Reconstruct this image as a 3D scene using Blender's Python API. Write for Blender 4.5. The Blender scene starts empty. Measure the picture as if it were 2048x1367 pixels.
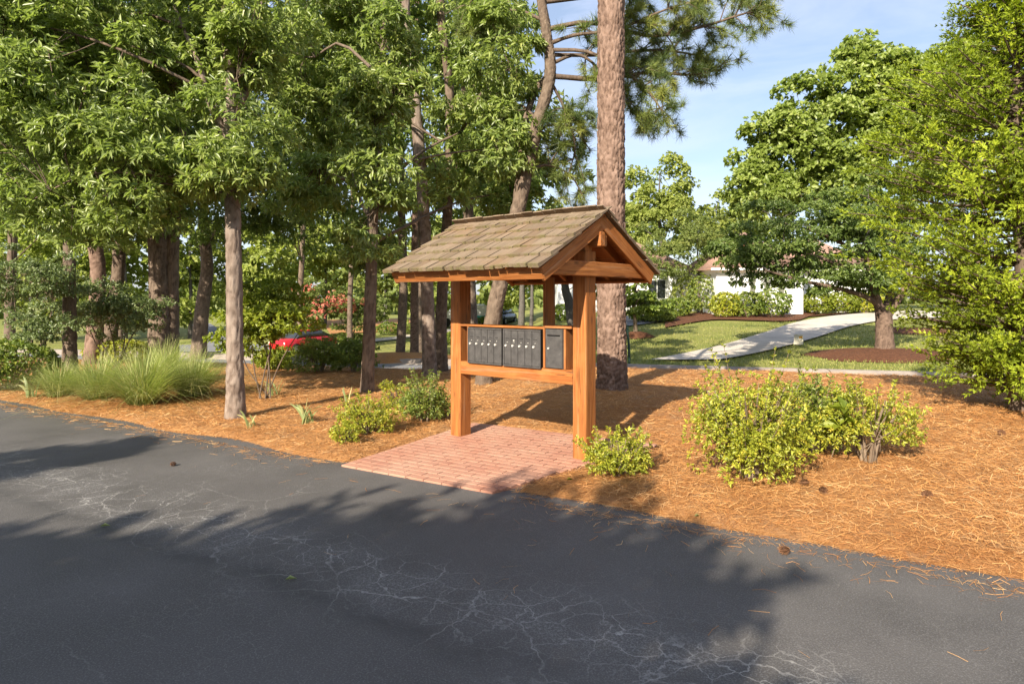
import bpy, bmesh, math, random
import numpy as np
from mathutils import Vector, Matrix

# ------------------------------------------------------------------ camera, sky, sun, exposure
SC = bpy.context.scene
COL = SC.collection
F, YH, H = 1334.0, 595.5, 1.6          # focal length in photo pixels, horizon row, eye height
cam_d = bpy.data.cameras.new('camera')
cam_d.sensor_width = 36.0
cam_d.lens = F / 2048.0 * 36.0
cam_d.shift_y = -(683.5 - YH) / 2048.0
cam_d.clip_start, cam_d.clip_end = 0.05, 2000.0
cam = bpy.data.objects.new('camera', cam_d)
cam.location = (0, 0, H)
cam.rotation_euler = (math.radians(90), 0, 0)
COL.objects.link(cam)
SC.camera = cam

SUN_EL = math.radians(29.0)
SUN_TO = Vector((0.47, 0.883, 0)).normalized()       # the way shadows fall on the ground
world = bpy.data.worlds.new('World')
SC.world = world
world.use_nodes = True
wn, wl = world.node_tree.nodes, world.node_tree.links
wn.clear()
w_out = wn.new('ShaderNodeOutputWorld')
w_bg = wn.new('ShaderNodeBackground'); w_bg.inputs['Strength'].default_value = 0.08
w_sky = wn.new('ShaderNodeTexSky'); w_sky.sky_type = 'NISHITA'; w_sky.sun_disc = False
w_sky.sun_elevation = SUN_EL
w_sky.sun_rotation = math.atan2(-SUN_TO.x, -SUN_TO.y)
w_sky.air_density = 1.0; w_sky.dust_density = 1.2; w_sky.ozone_density = 1.0
# thin high cloud, the same all round the sky
w_tc = wn.new('ShaderNodeTexCoord')
w_map = wn.new('ShaderNodeMapping'); w_map.inputs['Scale'].default_value = (1.6, 1.6, 5.0)
w_map.inputs['Rotation'].default_value = (0.1, 0.15, 0.3)
w_n = wn.new('ShaderNodeTexNoise'); w_n.inputs['Scale'].default_value = 2.2
w_n.inputs['Detail'].default_value = 8.0; w_n.inputs['Roughness'].default_value = 0.55; w_n.inputs['Distortion'].default_value = 0.4
w_r = wn.new('ShaderNodeMapRange'); w_r.inputs['From Min'].default_value = 0.42; w_r.inputs['From Max'].default_value = 0.72
w_r.inputs['To Min'].default_value = 0.24; w_r.inputs['To Max'].default_value = 0.8
w_mix = wn.new('ShaderNodeMix'); w_mix.data_type = 'RGBA'
w_mix.inputs[7].default_value = (5.2, 5.7, 7.2, 1)
wl.new(w_tc.outputs['Generated'], w_map.inputs['Vector'])
wl.new(w_map.outputs['Vector'], w_n.inputs['Vector'])
wl.new(w_n.outputs['Fac'], w_r.inputs['Value'])
wl.new(w_r.outputs['Result'], w_mix.inputs[0])
wl.new(w_sky.outputs['Color'], w_mix.inputs[6])
wl.new(w_mix.outputs[2], w_bg.inputs['Color'])
wl.new(w_bg.outputs['Background'], w_out.inputs['Surface'])

sun_d = bpy.data.lights.new('sun', 'SUN')
sun_d.energy = 5.0; sun_d.angle = math.radians(0.5); sun_d.color = (1.0, 0.90, 0.74)
sun = bpy.data.objects.new('sun', sun_d)
sdir = Vector((SUN_TO.x * math.cos(SUN_EL), SUN_TO.y * math.cos(SUN_EL), -math.sin(SUN_EL)))
sun.rotation_euler = sdir.to_track_quat('-Z', 'Y').to_euler()
sun.location = -30 * sdir
COL.objects.link(sun)

SC.view_settings.view_transform = 'Standard'
SC.view_settings.look = 'None'
SC.view_settings.exposure = 1.2
SC.view_settings.gamma = 1.0
SC.view_settings.use_curve_mapping = False
SC.cycles.max_bounces = 6
SC.cycles.diffuse_bounces = 4
SC.cycles.glossy_bounces = 2
SC.cycles.transmission_bounces = 2
SC.cycles.use_adaptive_sampling = True
SC.cycles.adaptive_threshold = 0.02
SC.cycles.transparent_max_bounces = 6
SC.cycles.caustics_reflective = False
SC.cycles.caustics_refractive = False
SC.cycles.sample_clamp_indirect = 6.0
SC.cycles.use_denoising = True
SC.render.film_transparent = False

R = np.random.default_rng(7)
random.seed(7)

# ------------------------------------------------------------------ terrain
def sst(x, a, b):
    t = np.clip((np.asarray(x, float) - a) / (b - a), 0, 1)
    return t * t * (3 - 2 * t)

_g = [(R.uniform(.4, 4.0), R.uniform(0, 2 * math.pi), R.uniform(0, 6.28)) for _ in range(26)]
def wob(x, y, lo=0.0, hi=9.0):
    v = 0.0; n = 0
    for fr, an, ph in _g:
        if lo <= fr <= hi:
            v = v + np.sin((np.cos(an) * x + np.sin(an) * y) * fr + ph); n += 1
    return v / max(1.0, math.sqrt(n))

def edge_b(x, y):
    """distance from the driveway's edge, positive on the asphalt"""
    return ((5.40 - 0.612 * x) - y) * 0.853

def terrain(x, y):
    x = np.asarray(x, float); y = np.asarray(y, float)
    s = y + 0.27 * x
    k = x / np.maximum(y, 4.0)
    z = -0.60 * sst(s, 14.1, 15.0) + 0.12 * sst(s, 21.2, 21.45)
    right = np.clip((s - 21.45) / 21.0, 0, 1.12) * 1.15
    left = -1.45 * sst(y, 23, 42) + 1.1 * sst(y, 46, 75)
    far = sst(s, 21.4, 23.0)
    w = sst(k, -0.05, 0.13)
    z = z + w * right + (1 - w) * left * far
    return z

def bed_z(x, y):
    """the pine straw bed's surface"""
    k = np.asarray(x, float) / np.maximum(np.asarray(y, float), 3.0)
    b = -edge_b(x, y) - 0.05 * wob(x * 1.2, y * 1.2, 1.5) 
    m = 0.16 * sst(k, -0.16, 0.1) * sst(b, 0.6, 3.4)
    dx, dy = np.asarray(x, float) + 1.60, np.asarray(y, float) - 6.38
    pa, pd = dx * .853 - dy * .522, dx * .522 + dy * .853
    under = sst(pa, -.10, .06) * sst(1.74 + .30 * pd - pa, -.10, .06) * sst(2.17 - pd, -.08, .06)
    near = sst(pa, -.9, .0) * sst(1.74 + .30 * pd - pa, -.9, .0) * sst(2.17 - pd, -1.3, .0)
    m = m * (1 - .92 * near) - under * .10
    lump = 0.018 * wob(x, y, 0, 2.0) + 0.010 * wob(x * 3.1, y * 3.1)
    return terrain(x, y) - 0.045 + 0.085 * sst(b, -0.06, 0.30) + m + lump * sst(b, 0.0, 0.8) * (1 - .5 * sst(np.asarray(y, float) + .27 * np.asarray(x, float), 13, 14.5))

def ray(px, py):
    return (px - 1024.0) / F, -(py - YH) / F

def G(px, py, z=0.0):
    """ground point seen at a photo pixel, on a level plane"""
    kx, kz = ray(px, py)
    Y = (z - H) / kz
    return Vector((kx * Y, Y, z))

def GT(px, py, fn=terrain, y0=3.0, y1=160.0):
    """ground point seen at a photo pixel, on the terrain"""
    kx, kz = ray(px, py)
    Y = np.concatenate([np.arange(y0, 30, .05), np.arange(30, y1, .25)])
    d = (H + kz * Y) - fn(kx * Y, Y)
    i = np.argmax(d < 0) if (d < 0).any() else len(Y) - 1
    Y = float(Y[i]); return Vector((kx * Y, Y, float(fn(kx * Y, Y))))

def P(px, py, Y):
    kx, kz = ray(px, py)
    return Vector((kx * Y, Y, H + kz * Y))

# ------------------------------------------------------------------ materials
def newmat(name):
    m = bpy.data.materials.new(name); m.use_nodes = True
    nt = m.node_tree; nt.nodes.clear()
    out = nt.nodes.new('ShaderNodeOutputMaterial')
    return m, nt, out

class N:
    """tiny node helper"""
    def __init__(s, nt): s.nt = nt
    def n(s, t, **kw):
        nd = s.nt.nodes.new(t)
        for k, v in kw.items():
            if k.startswith('_'): setattr(nd, k[1:], v)
            else: s.set(nd, k, v)
        return nd
    def set(s, nd, k, v):
        sock = nd.inputs[int(k[1:])] if (k[0] == 'i' and k[1:].isdigit()) else nd.inputs[k.replace('__', ' ')]
        if isinstance(v, bpy.types.NodeSocket): s.nt.links.new(v, sock)
        else: sock.default_value = v
    def co(s, kind='Object', scale=(1, 1, 1), rot=(0, 0, 0)):
        tc = s.n('ShaderNodeTexCoord'); mp = s.n('ShaderNodeMapping', Vector=tc.outputs[kind])
        mp.inputs['Scale'].default_value = scale; mp.inputs['Rotation'].default_value = rot
        return mp.outputs['Vector']
    def noise(s, v, scale, detail=4.0, rough=.55, dist=0.0):
        return s.n('ShaderNodeTexNoise', Vector=v, Scale=scale, Detail=detail, Roughness=rough, Distortion=dist).outputs['Fac']
    def ramp(s, v, stops):
        nd = s.n('ShaderNodeValToRGB', Fac=v); e = nd.color_ramp.elements
        while len(e) < len(stops): e.new(0.5)
        for q, (p, c) in zip(e, stops):
            q.position = p; q.color = (c, c, c, 1) if isinstance(c, (int, float)) else (*c, 1)
        return nd.outputs['Color']
    def rng(s, v, a, b, c=0.0, d=1.0):
        return s.n('ShaderNodeMapRange', Value=v, From__Min=a, From__Max=b, To__Min=c, To__Max=d).outputs['Result']
    def mix(s, f, a, b, mode='MIX'):
        nd = s.n('ShaderNodeMix', _data_type='RGBA', _blend_type=mode)
        s.set(nd, 'i0', f)
        s.set(nd, 'i6', (*a, 1) if isinstance(a, tuple) and len(a) == 3 else a)
        s.set(nd, 'i7', (*b, 1) if isinstance(b, tuple) and len(b) == 3 else b)
        return nd.outputs[2]
    def math(s, op, a, b=0.0, c=0.0):
        nd = s.n('ShaderNodeMath', _operation=op)
        s.set(nd, 'i0', a); s.set(nd, 'i1', b); s.set(nd, 'i2', c)
        return nd.outputs[0]
    def bump(s, h, strength=.5, dist=.01, normal=None):
        nd = s.n('ShaderNodeBump', Height=h, Strength=strength, Distance=dist)
        if normal is not None: s.set(nd, 'Normal', normal)
        return nd.outputs['Normal']
    def bsdf(s, out, color, rough=.7, spec=.3, normal=None, metal=0.0, coat=0.0):
        nd = s.n('ShaderNodeBsdfPrincipled')
        s.set(nd, 'Base Color', (*color, 1) if isinstance(color, tuple) and len(color) == 3 else color)
        s.set(nd, 'Roughness', rough); s.set(nd, 'Specular IOR Level', spec); s.set(nd, 'Metallic', metal)
        s.set(nd, 'Coat Weight', coat)
        if normal is not None: s.set(nd, 'Normal', normal)
        s.nt.links.new(nd.outputs[0], out.inputs['Surface']); return nd

MATS = {}
def flat(name, color, rough=.7, spec=.3, metal=0.0, var=.12, scale=6.0):
    if name in MATS: return MATS[name]
    m, nt, out = newmat(name); q = N(nt)
    v = q.noise(q.co(), scale, 4)
    c2 = tuple(max(0, c * (1 - var * 2)) for c in color)
    q.bsdf(out, q.mix(q.rng(v, .3, .7), c2, color), rough, spec, metal=metal)
    MATS[name] = m; return m

def leafmat(name, dark, light, trans=.35, rough=.45, spec=.4, tint=None):
    m, nt, out = newmat(name); q = N(nt)
    at = q.n('ShaderNodeAttribute', _attribute_name='rnd').outputs['Fac']
    stops = [(0.0, dark), (.72, light), (1.0, tint or light)]
    c = q.ramp(at, stops)
    b = q.n('ShaderNodeBsdfPrincipled')
    q.set(b, 'Base Color', c); q.set(b, 'Roughness', rough); q.set(b, 'Specular IOR Level', spec)
    t = q.n('ShaderNodeBsdfTranslucent')
    q.set(t, 'Color', q.mix(.55, c, tuple(min(1, x * f) for x, f in zip(light, (1.5, 1.7, .7)))))
    mx = q.n('ShaderNodeMixShader'); q.set(mx, 'i0', trans)
    nt.links.new(b.outputs[0], mx.inputs[1]); nt.links.new(t.outputs[0], mx.inputs[2])
    nt.links.new(mx.outputs[0], out.inputs['Surface'])
    MATS[name] = m; return m

def barkmat(name, c1, c2, c3, sx=30, sz=6, bump=.6):
    m, nt, out = newmat(name); q = N(nt)
    at = q.n('ShaderNodeAttribute', _attribute_name='rnd').outputs['Fac']
    v = q.co('Object', (1, 1, sz / sx))
    n1 = q.noise(v, sx, 6, .6, .6)
    n2 = q.noise(q.co('Object', (1, 1, .5)), 5, 3)
    c = q.mix(q.rng(n1, .32, .66), c1, c2)
    c = q.mix(q.rng(at, .1, 1, 0, .75), c, c3)
    c = q.mix(q.rng(n2, .4, .75, 0, .35), c, c1)
    q.bsdf(out, c, .9, .12, q.bump(n1, bump, .012))
    MATS[name] = m; return m

def woodmat(name, axis, weather=0.0):
    m, nt, out = newmat(name); q = N(nt)
    sc = {'x': (1.2, 26, 26), 'y': (26, 1.2, 26), 'z': (26, 26, 1.2)}[axis]
    oi = q.n('ShaderNodeObjectInfo')
    base = q.co('Object', sc)
    off = q.n('ShaderNodeVectorMath', _operation='ADD'); q.set(off, 'i0', base)
    rr = q.n('ShaderNodeCombineXYZ', X=q.math('MULTIPLY', oi.outputs['Random'], 37.0), Y=q.math('MULTIPLY', oi.outputs['Random'], 91.0), Z=q.math('MULTIPLY', oi.outputs['Random'], 53.0))
    q.set(off, 'i1', rr.outputs[0])
    v = off.outputs[0]
    g = q.noise(v, 1.0, 5, .6, 1.2)
    g2 = q.noise(v, 3.5, 3, .6, .3)
    big = q.noise(q.co('Object', (1, 1, 1)), 3.5, 4)
    c = q.mix(q.rng(g, .33, .66), (.185, .062, .016), (.385, .150, .040))
    c = q.mix(q.rng(g2, .52, .72, 0, .6), c, (.15, .042, .010))
    c = q.mix(q.rng(big, .55, .8, 0, .5), c, (.46, .21, .07))
    c = q.mix(q.rng(oi.outputs['Random'], 0, 1, 0, .25), c, (.36, .10, .02))
    kv = q.n('ShaderNodeTexVoronoi', Vector=q.co('Object', {'x': (1, 3.2, 3.2), 'y': (3.2, 1, 3.2), 'z': (3.2, 3.2, 1)}[axis]), Scale=2.3).outputs['Distance']
    c = q.mix(q.rng(kv, .05, .13, .75, 0), c, (.10, .035, .012))
    chk = q.noise(v, 1.7, 3, .5, .2)
    c = q.mix(q.rng(chk, .66, .70, 0, .7), c, (.07, .028, .012))
    if weather:
        c = q.mix(q.rng(q.noise(v, .8, 5, .6), .55, .7, 0, weather), c, (.50, .36, .23))
    q.bsdf(out, c, .65, .25, q.bump(q.math('SUBTRACT', g, q.rng(chk, .64, .70, 0, .8)), .6, .008))
    MATS[name] = m; return m

for ax in 'xyz': woodmat('cedar_' + ax, ax, .25)

# asphalt of the driveway: sealed dark surface with grit, worn bands and pale cracks
def make_asphalt():
    m, nt, out = newmat('driveway_asphalt'); q = N(nt)
    ang = math.atan2(-0.612, 1.0)
    v = q.co('Object', (1, 1, 1), (0, 0, -ang))     # x along the edge, y towards the bed
    sep = q.n('ShaderNodeSeparateXYZ', Vector=v)
    vy = sep.outputs['Y']
    y0 = 5.40 * math.cos(ang)                        # the edge's own y in these axes
    d = q.math('SUBTRACT', y0, vy)                   # metres from the edge
    wv = q.noise(v, 1.3, 3); d = q.math('ADD', d, q.rng(wv, 0, 1, -.22, .22))
    grit = q.noise(v, 110, 2, .8)
    grit2 = q.n('ShaderNodeTexVoronoi', Vector=v, Scale=90.0).outputs['Distance']
    soft = q.noise(v, 1.1, 5, .6)
    c = q.mix(q.rng(soft, .3, .7), (.060, .055, .052), (.100, .092, .087))
    c = q.mix(q.rng(grit, .50, .66, 0, .8), c, (.155, .150, .145))
    c = q.mix(q.rng(grit2, .0, .12, .45, 0), c, (.10, .098, .095))
    def band(centre, half):
        return q.rng(q.math('ABSOLUTE', q.math('SUBTRACT', d, centre)), 0.0, half, 1, 0)
    worn = q.math('MULTIPLY', band(1.75, .5), q.rng(q.noise(v, 55, 5, .8), .48, .60))
    worn = q.math('MULTIPLY', worn, q.rng(q.noise(v, 2.2, 3), .40, .60))
    c = q.mix(q.math('MULTIPLY', worn, .6), c, (.25, .245, .235))
    seam = q.math('MULTIPLY', band(2.12, .14), q.rng(q.noise(v, 3, 3), .3, .55))
    c = q.mix(q.math('MULTIPLY', seam, .6), c, (.045, .043, .042))
    dv = q.n('ShaderNodeVectorMath', _operation='ADD'); q.set(dv, 'i0', v)
    nz = q.n('ShaderNodeTexNoise', Vector=v, Scale=11.0, Detail=5.0); sc = q.n('ShaderNodeVectorMath', _operation='SCALE')
    q.set(sc, 'i0', nz.outputs['Color']); sc.inputs['Scale'].default_value = .10; q.set(dv, 'i1', sc.outputs[0])
    def crack(scale, wid):
        e = q.n('ShaderNodeTexVoronoi', Vector=dv.outputs[0], Scale=scale, _feature='DISTANCE_TO_EDGE').outputs['Distance']
        return q.rng(e, 0, wid, 1, 0)
    ck_b = q.math('MULTIPLY', crack(1.5, .010), q.math('MAXIMUM', band(1.75, .6), q.rng(q.noise(v, .5, 2), .52, .66, 0, .35)))
    ck_s = q.math('MULTIPLY', crack(5.0, .022), q.math('MAXIMUM', band(1.68, .5), q.rng(q.noise(v, .7, 3), .58, .74, 0, .25)))
    ck_h = q.math('MULTIPLY', crack(13, .022), q.rng(q.noise(v, .8, 3), .42, .66, .06, .38))
    ck = q.math('MAXIMUM', q.math('MAXIMUM', ck_b, ck_s), ck_h)
    ck = q.math('MULTIPLY', ck, q.rng(q.noise(v, 22, 3, .7), .3, .55, .3, 1))
    ck = q.math('MULTIPLY', ck, q.rng(q.noise(v, 2.6, 4, .7), .38, .56, .22, 1))
    c = q.mix(q.math('MULTIPLY', ck, .9), c, (.38, .365, .34))
    h = q.math('SUBTRACT', q.math('ADD', q.math('MULTIPLY', grit, .5), q.math('MULTIPLY', grit2, .5)), q.math('MULTIPLY', ck, .4))
    q.bsdf(out, c, q.rng(soft, .3, .7, .62, .8), .35, q.bump(h, .55, .004))
    return m
M_asph = make_asphalt()

def make_straw():
    m, nt, out = newmat('pine_straw_base'); q = N(nt)
    v = q.co('Object')
    a = q.noise(q.co('Object', (1, 6, 1), (0, 0, .5)), 14, 5, .7, 1.5)
    b = q.noise(q.co('Object', (6, 1, 1), (0, 0, .3)), 12, 5, .7, 1.5)
    big = q.noise(v, .9, 4)
    c = q.mix(q.rng(q.math('MAXIMUM', a, b), .42, .75), (.25, .108, .038), (.56, .285, .105))
    c = q.mix(q.rng(big, .35, .75, 0, .4), c, (.60, .335, .14))
    old = q.noise(v, 3.1, 5, .7)
    c = q.mix(q.rng(old, .52, .70, 0, .6), c, (.27, .175, .105))
    q.bsdf(out, c, .85, .2, q.bump(q.math('ADD', a, b), .8, .02)); return m
M_straw = make_straw()
M_needle = leafmat('fallen_needles', (.33, .135, .042), (.62, .325, .115), .12, .6, .25, (.75, .50, .25))

def make_grass():
    m, nt, out = newmat('lawn_grass'); q = N(nt)
    v = q.co('Object')
    f = q.noise(v, 26, 4, .7); b = q.noise(v, .35, 4); mid = q.noise(v, 2.2, 4)
    c = q.mix(q.rng(f, .3, .7), (.12, .145, .032), (.27, .275, .075))
    c = q.mix(q.rng(b, .4, .7, 0, .65), c, (.34, .30, .10))
    c = q.mix(q.rng(mid, .4, .7, 0, .35), c, (.16, .20, .045))
    q.bsdf(out, c, .85, .2, q.bump(f, .9, .04)); return m
M_grass = make_grass()
M_blade = leafmat('lawn_blades', (.12, .15, .034), (.28, .295, .075), .3, .6, .25, (.42, .37, .15))

def make_mulch():
    m, nt, out = newmat('bark_mulch'); q = N(nt)
    v = q.co('Object')
    f = q.noise(v, 13, 6, .8)
    c = q.mix(q.rng(f, .35, .65), (.060, .026, .015), (.18, .080, .042))  # both tones lowered to stand in for shade over the lawn tree's ring
    q.bsdf(out, c, .9, .15, q.bump(f, 1, .04)); return m
M_mulch = make_mulch()

def make_concrete(name, c1, c2, sc=1.2):
    m, nt, out = newmat(name); q = N(nt)
    v = q.co('Object'); f = q.noise(v, 40, 5, .7); b = q.noise(v, sc, 5, .6)
    c = q.mix(q.rng(b, .3, .7), c1, c2); c = q.mix(q.rng(f, .45, .8, 0, .35), c, tuple(x * .6 for x in c1)); c = q.mix(q.rng(q.noise(v, 3.0, 6, .7), .5, .75, 0, .35), c, tuple(x * .55 for x in c1))
    q.bsdf(out, c, .85, .25, q.bump(f, .3, .005)); return m
M_conc = make_concrete('pale_concrete', (.44, .39, .33), (.58, .52, .45))
M_curb = make_concrete('curb_concrete', (.22, .18, .15), (.36, .31, .27), 2.0)
M_road = make_concrete('street_asphalt', (.16, .16, .17), (.24, .235, .235), .8)

def make_brick():
    m, nt, out = newmat('pink_brick'); q = N(nt)
    oi = q.n('ShaderNodeObjectInfo').outputs['Random']
    v = q.co('Object', (1, 1, 1)); gen = q.n('ShaderNodeNewGeometry').outputs['Position']
    f = q.noise(gen, 60, 5, .7); b = q.noise(gen, 1.6, 4, .6); g = q.noise(gen, 240, 2, .7)
    c = q.mix(oi, (.33, .150, .100), (.40, .195, .128))
    c = q.mix(q.rng(b, .38, .68, 0, .8), c, (.45, .27, .19))
    c = q.mix(q.rng(f, .5, .75, 0, .35), c, (.36, .16, .12))
    c = q.mix(q.rng(g, .55, .75, 0, .3), c, (.54, .37, .29))
    q.bsdf(out, c, .85, .25, q.bump(q.math('ADD', f, g), .5, .004)); return m
M_brick = make_brick()
M_mortar = flat('brick_joint', (.19, .095, .065), .95, .1)

def make_shingle():
    m, nt, out = newmat('cedar_shake'); q = N(nt)
    oi = q.n('ShaderNodeObjectInfo').outputs['Random']
    gen = q.n('ShaderNodeTexCoord').outputs['Object']
    mp = q.n('ShaderNodeMapping', Vector=gen); mp.inputs['Scale'].default_value = (7, .8, 1)
    of = q.n('ShaderNodeVectorMath', _operation='ADD'); q.set(of, 'i0', mp.outputs[0])
    cx = q.n('ShaderNodeCombineXYZ', X=q.math('MULTIPLY', oi, 71.0), Y=q.math('MULTIPLY', oi, 13.0)); q.set(of, 'i1', cx.outputs[0])
    g = q.noise(of.outputs[0], 1.4, 6, .7, .6)
    pos = q.n('ShaderNodeNewGeometry').outputs['Position']
    big = q.noise(pos, 2.6, 4); moss = q.noise(pos, 16, 5, .7)
    c = q.mix(q.rng(g, .3, .7), (.075, .052, .034), (.265, .200, .135))
    c = q.mix(q.rng(oi, 0, 1, 0, .55), c, (.25, .188, .135))
    c = q.mix(q.rng(q.math('FRACT', q.math('MULTIPLY', oi, 17.3)), .45, 1, 0, .5), c, (.105, .070, .045))
    c = q.mix(q.rng(big, .5, .72, 0, .55), c, (.24, .145, .080))
    sep = q.n('ShaderNodeSeparateXYZ', Vector=gen)
    butt = q.rng(sep.outputs['Y'], -.5, -.30, 1, 0)
    c = q.mix(q.math('MULTIPLY', q.math('ADD', q.math('MULTIPLY', butt, .6), .01), q.rng(moss, .42, .6)), c, (.125, .120, .035))
    q.bsdf(out, c, .9, .15, q.bump(g, .7, .008)); return m
M_shake = make_shingle()

def make_boxpaint():
    m, nt, out = newmat('mailbox_paint'); q = N(nt)
    pos = q.n('ShaderNodeNewGeometry').outputs['Position']
    f = q.noise(pos, 130, 3, .7); s = q.noise(pos, 14, 5, .7)
    c = q.mix(q.rng(s, .35, .7), (.046, .043, .042), (.082, .077, .074))
    c = q.mix(q.rng(f, .71, .76, 0, .8), c, (.55, .53, .50))
    q.bsdf(out, c, .45, .4, q.bump(s, .15, .003)); return m
M_box = make_boxpaint()
M_slot = flat('slot_black', (.008, .008, .008), .8, .1)
M_lock = flat('lock_nickel', (.80, .77, .70), .35, .6, .35)
M_white = flat('white_siding', (.74, .74, .73), .75, .3, var=.04)
M_trim = flat('white_trim', (.80, .80, .78), .6, .3, var=.03)
M_louver = flat('louver_green_grey', (.30, .30, .24), .6, .3)
M_garage = flat('garage_door_grey', (.55, .56, .57), .6, .3, var=.05)
M_glass = flat('dark_glass', (.03, .035, .04), .08, .6, var=.05)
def make_roofshingle():
    m, nt, out = newmat('brown_roof_tile'); q = N(nt)
    pos = q.n('ShaderNodeNewGeometry').outputs['Position']
    mp = q.n('ShaderNodeMapping', Vector=pos); mp.inputs['Scale'].default_value = (1, 1, 1.8)
    br = q.n('ShaderNodeTexBrick', Vector=mp.outputs[0]); 
    n1 = q.noise(pos, 9, 4, .7); n2 = q.noise(pos, .7, 3)
    c = q.mix(q.rng(n1, .3, .7), (.24, .135, .105), (.44, .28, .22))
    c = q.mix(q.rng(n2, .4, .7, 0, .4), c, (.36, .27, .23))
    zz = q.n('ShaderNodeSeparateXYZ', Vector=pos).outputs['Z']
    w = q.math('FRACT', q.math('MULTIPLY', zz, 6.0))
    q.bsdf(out, c, .9, .15, q.bump(w, .8, .05)); return m
M_roof = make_roofshingle()

M_bark_pine = barkmat('pine_bark', (.060, .036, .027), (.200, .132, .098), (.30, .205, .160), 30, 14, .8)
M_bark_oak = barkmat('oak_bark', (.055, .040, .030), (.19, .142, .105), (.25, .19, .145), 34, 6, 1.0)
M_bark_flaky = barkmat('flaky_bark', (.085, .060, .046), (.235, .178, .142), (.32, .26, .215), 18, 9, .8)
M_bark_dark2 = barkmat('brown_bark', (.05, .032, .024), (.165, .112, .083), (.22, .152, .115), 36, 14, 1.0)
M_bark_dark = barkmat('dark_bark', (.055, .040, .030), (.16, .115, .085), (.21, .16, .12), 30, 6, .8)
M_bark_grey = barkmat('grey_bark', (.045, .040, .036), (.13, .118, .105), (.18, .165, .15), 24, 8, .8)
M_twig = barkmat('twig_bark', (.10, .07, .048), (.24, .18, .125), (.30, .235, .175), 40, 12, .4)
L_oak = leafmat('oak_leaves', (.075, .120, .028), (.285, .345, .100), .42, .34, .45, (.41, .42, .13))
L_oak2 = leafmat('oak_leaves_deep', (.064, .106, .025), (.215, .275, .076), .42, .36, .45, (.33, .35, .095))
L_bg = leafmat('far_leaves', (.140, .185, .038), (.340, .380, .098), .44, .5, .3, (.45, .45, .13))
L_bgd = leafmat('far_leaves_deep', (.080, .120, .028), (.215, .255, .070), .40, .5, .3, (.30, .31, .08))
L_gum = leafmat('sweetgum_leaves', (.105, .150, .026), (.270, .330, .074), .40, .42, .45, (.38, .41, .12))
L_cherry = leafmat('dark_round_leaves', (.045, .080, .018), (.150, .205, .046), .36, .42, .4, (.22, .26, .06))
L_cedar = leafmat('cedar_sprays', (.095, .132, .012), (.310, .380, .026), .34, .6, .25, (.43, .46, .04))
L_pine = leafmat('pine_needles', (.045, .078, .024), (.190, .230, .052), .22, .45, .4, (.40, .40, .09))
L_aza = leafmat('azalea_leaves', (.130, .165, .018), (.390, .405, .042), .34, .4, .45, (.60, .47, .06))
L_azd = leafmat('azalea_leaves_deep', (.075, .120, .020), (.230, .280, .050), .34, .4, .45, (.38, .36, .08))
L_holly = leafmat('holly_leaves', (.065, .105, .034), (.205, .255, .098), .30, .35, .55, (.29, .31, .12))
L_box = leafmat('boxwood_leaves', (.055, .100, .016), (.200, .260, .040), .3, .4, .45, (.32, .33, .05))
L_yel = leafmat('yellow_green_leaves', (.10, .14, .012), (.26, .30, .03), .4, .45, .4, (.34, .32, .05))
L_blade = leafmat('ornamental_grass_blades', (.14, .19, .05), (.40, .44, .15), .38, .55, .3, (.66, .60, .32))
L_iris = leafmat('iris_blades', (.09, .14, .045), (.30, .34, .14), .35, .45, .4, (.52, .44, .20))
L_flower = leafmat('coral_blossom', (.62, .13, .11), (.85, .27, .22), .35, .6, .2, (.90, .40, .28))

# ------------------------------------------------------------------ object helpers
def link(o):
    COL.objects.link(o); return o

def mesh_np(name, V, quads=None, tris=None, rnd=None, smooth=False):
    """mesh from numpy arrays; rnd is a value per vertex"""
    me = bpy.data.meshes.new(name)
    V = np.asarray(V, np.float32).reshape(-1, 3)
    nq = 0 if quads is None else len(quads); nt_ = 0 if tris is None else len(tris)
    loops = []
    if nq: loops.append(np.asarray(quads, np.int32).ravel())
    if nt_: loops.append(np.asarray(tris, np.int32).ravel())
    loops = np.concatenate(loops)
    starts = np.concatenate([np.arange(nq) * 4, nq * 4 + np.arange(nt_) * 3]).astype(np.int32)
    me.vertices.add(len(V)); me.vertices.foreach_set('co', V.ravel())
    me.loops.add(len(loops)); me.loops.foreach_set('vertex_index', loops)
    me.polygons.add(nq + nt_); me.polygons.foreach_set('loop_start', starts)
    if smooth: me.polygons.foreach_set('use_smooth', np.ones(nq + nt_, bool))
    if rnd is not None:
        a = me.attributes.new('rnd', 'FLOAT', 'POINT'); a.data.foreach_set('value', np.asarray(rnd, np.float32))
    me.update(calc_edges=True)
    return me

def obj(name, me, mat=None, parent=None, loc=None):
    o = bpy.data.objects.new(name, me)
    if mat is not None and not me.materials: me.materials.append(mat)
    if parent is not None: o.parent = parent
    if loc is not None: o.location = loc
    return link(o)

def tag(o, label=None, cat=None, group=None, kind=None):
    if label: o['label'] = label
    if cat: o['category'] = cat
    if group: o['group'] = group
    if kind: o['kind'] = kind
    return o

def thing(name, label, cat, loc=(0, 0, 0), rz=0.0, group=None):
    o = bpy.data.objects.new(name, None); o.location = loc; o.rotation_euler = (0, 0, rz)
    o.empty_display_size = .2
    return tag(link(o), label, cat, group)

def copy_tree(o, label, loc, rz=0.0, scale=1.0):
    c = o.copy(); COL.objects.link(c); c['label'] = label
    c.location = loc; c.rotation_euler = (0, 0, rz)
    c.scale = (scale,) * 3 if isinstance(scale, (int, float)) else scale
    for ch in o.children:
        d = ch.copy(); COL.objects.link(d); d.parent = c
        for g in ch.children:
            e = g.copy(); COL.objects.link(e); e.parent = d
    return c

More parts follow.
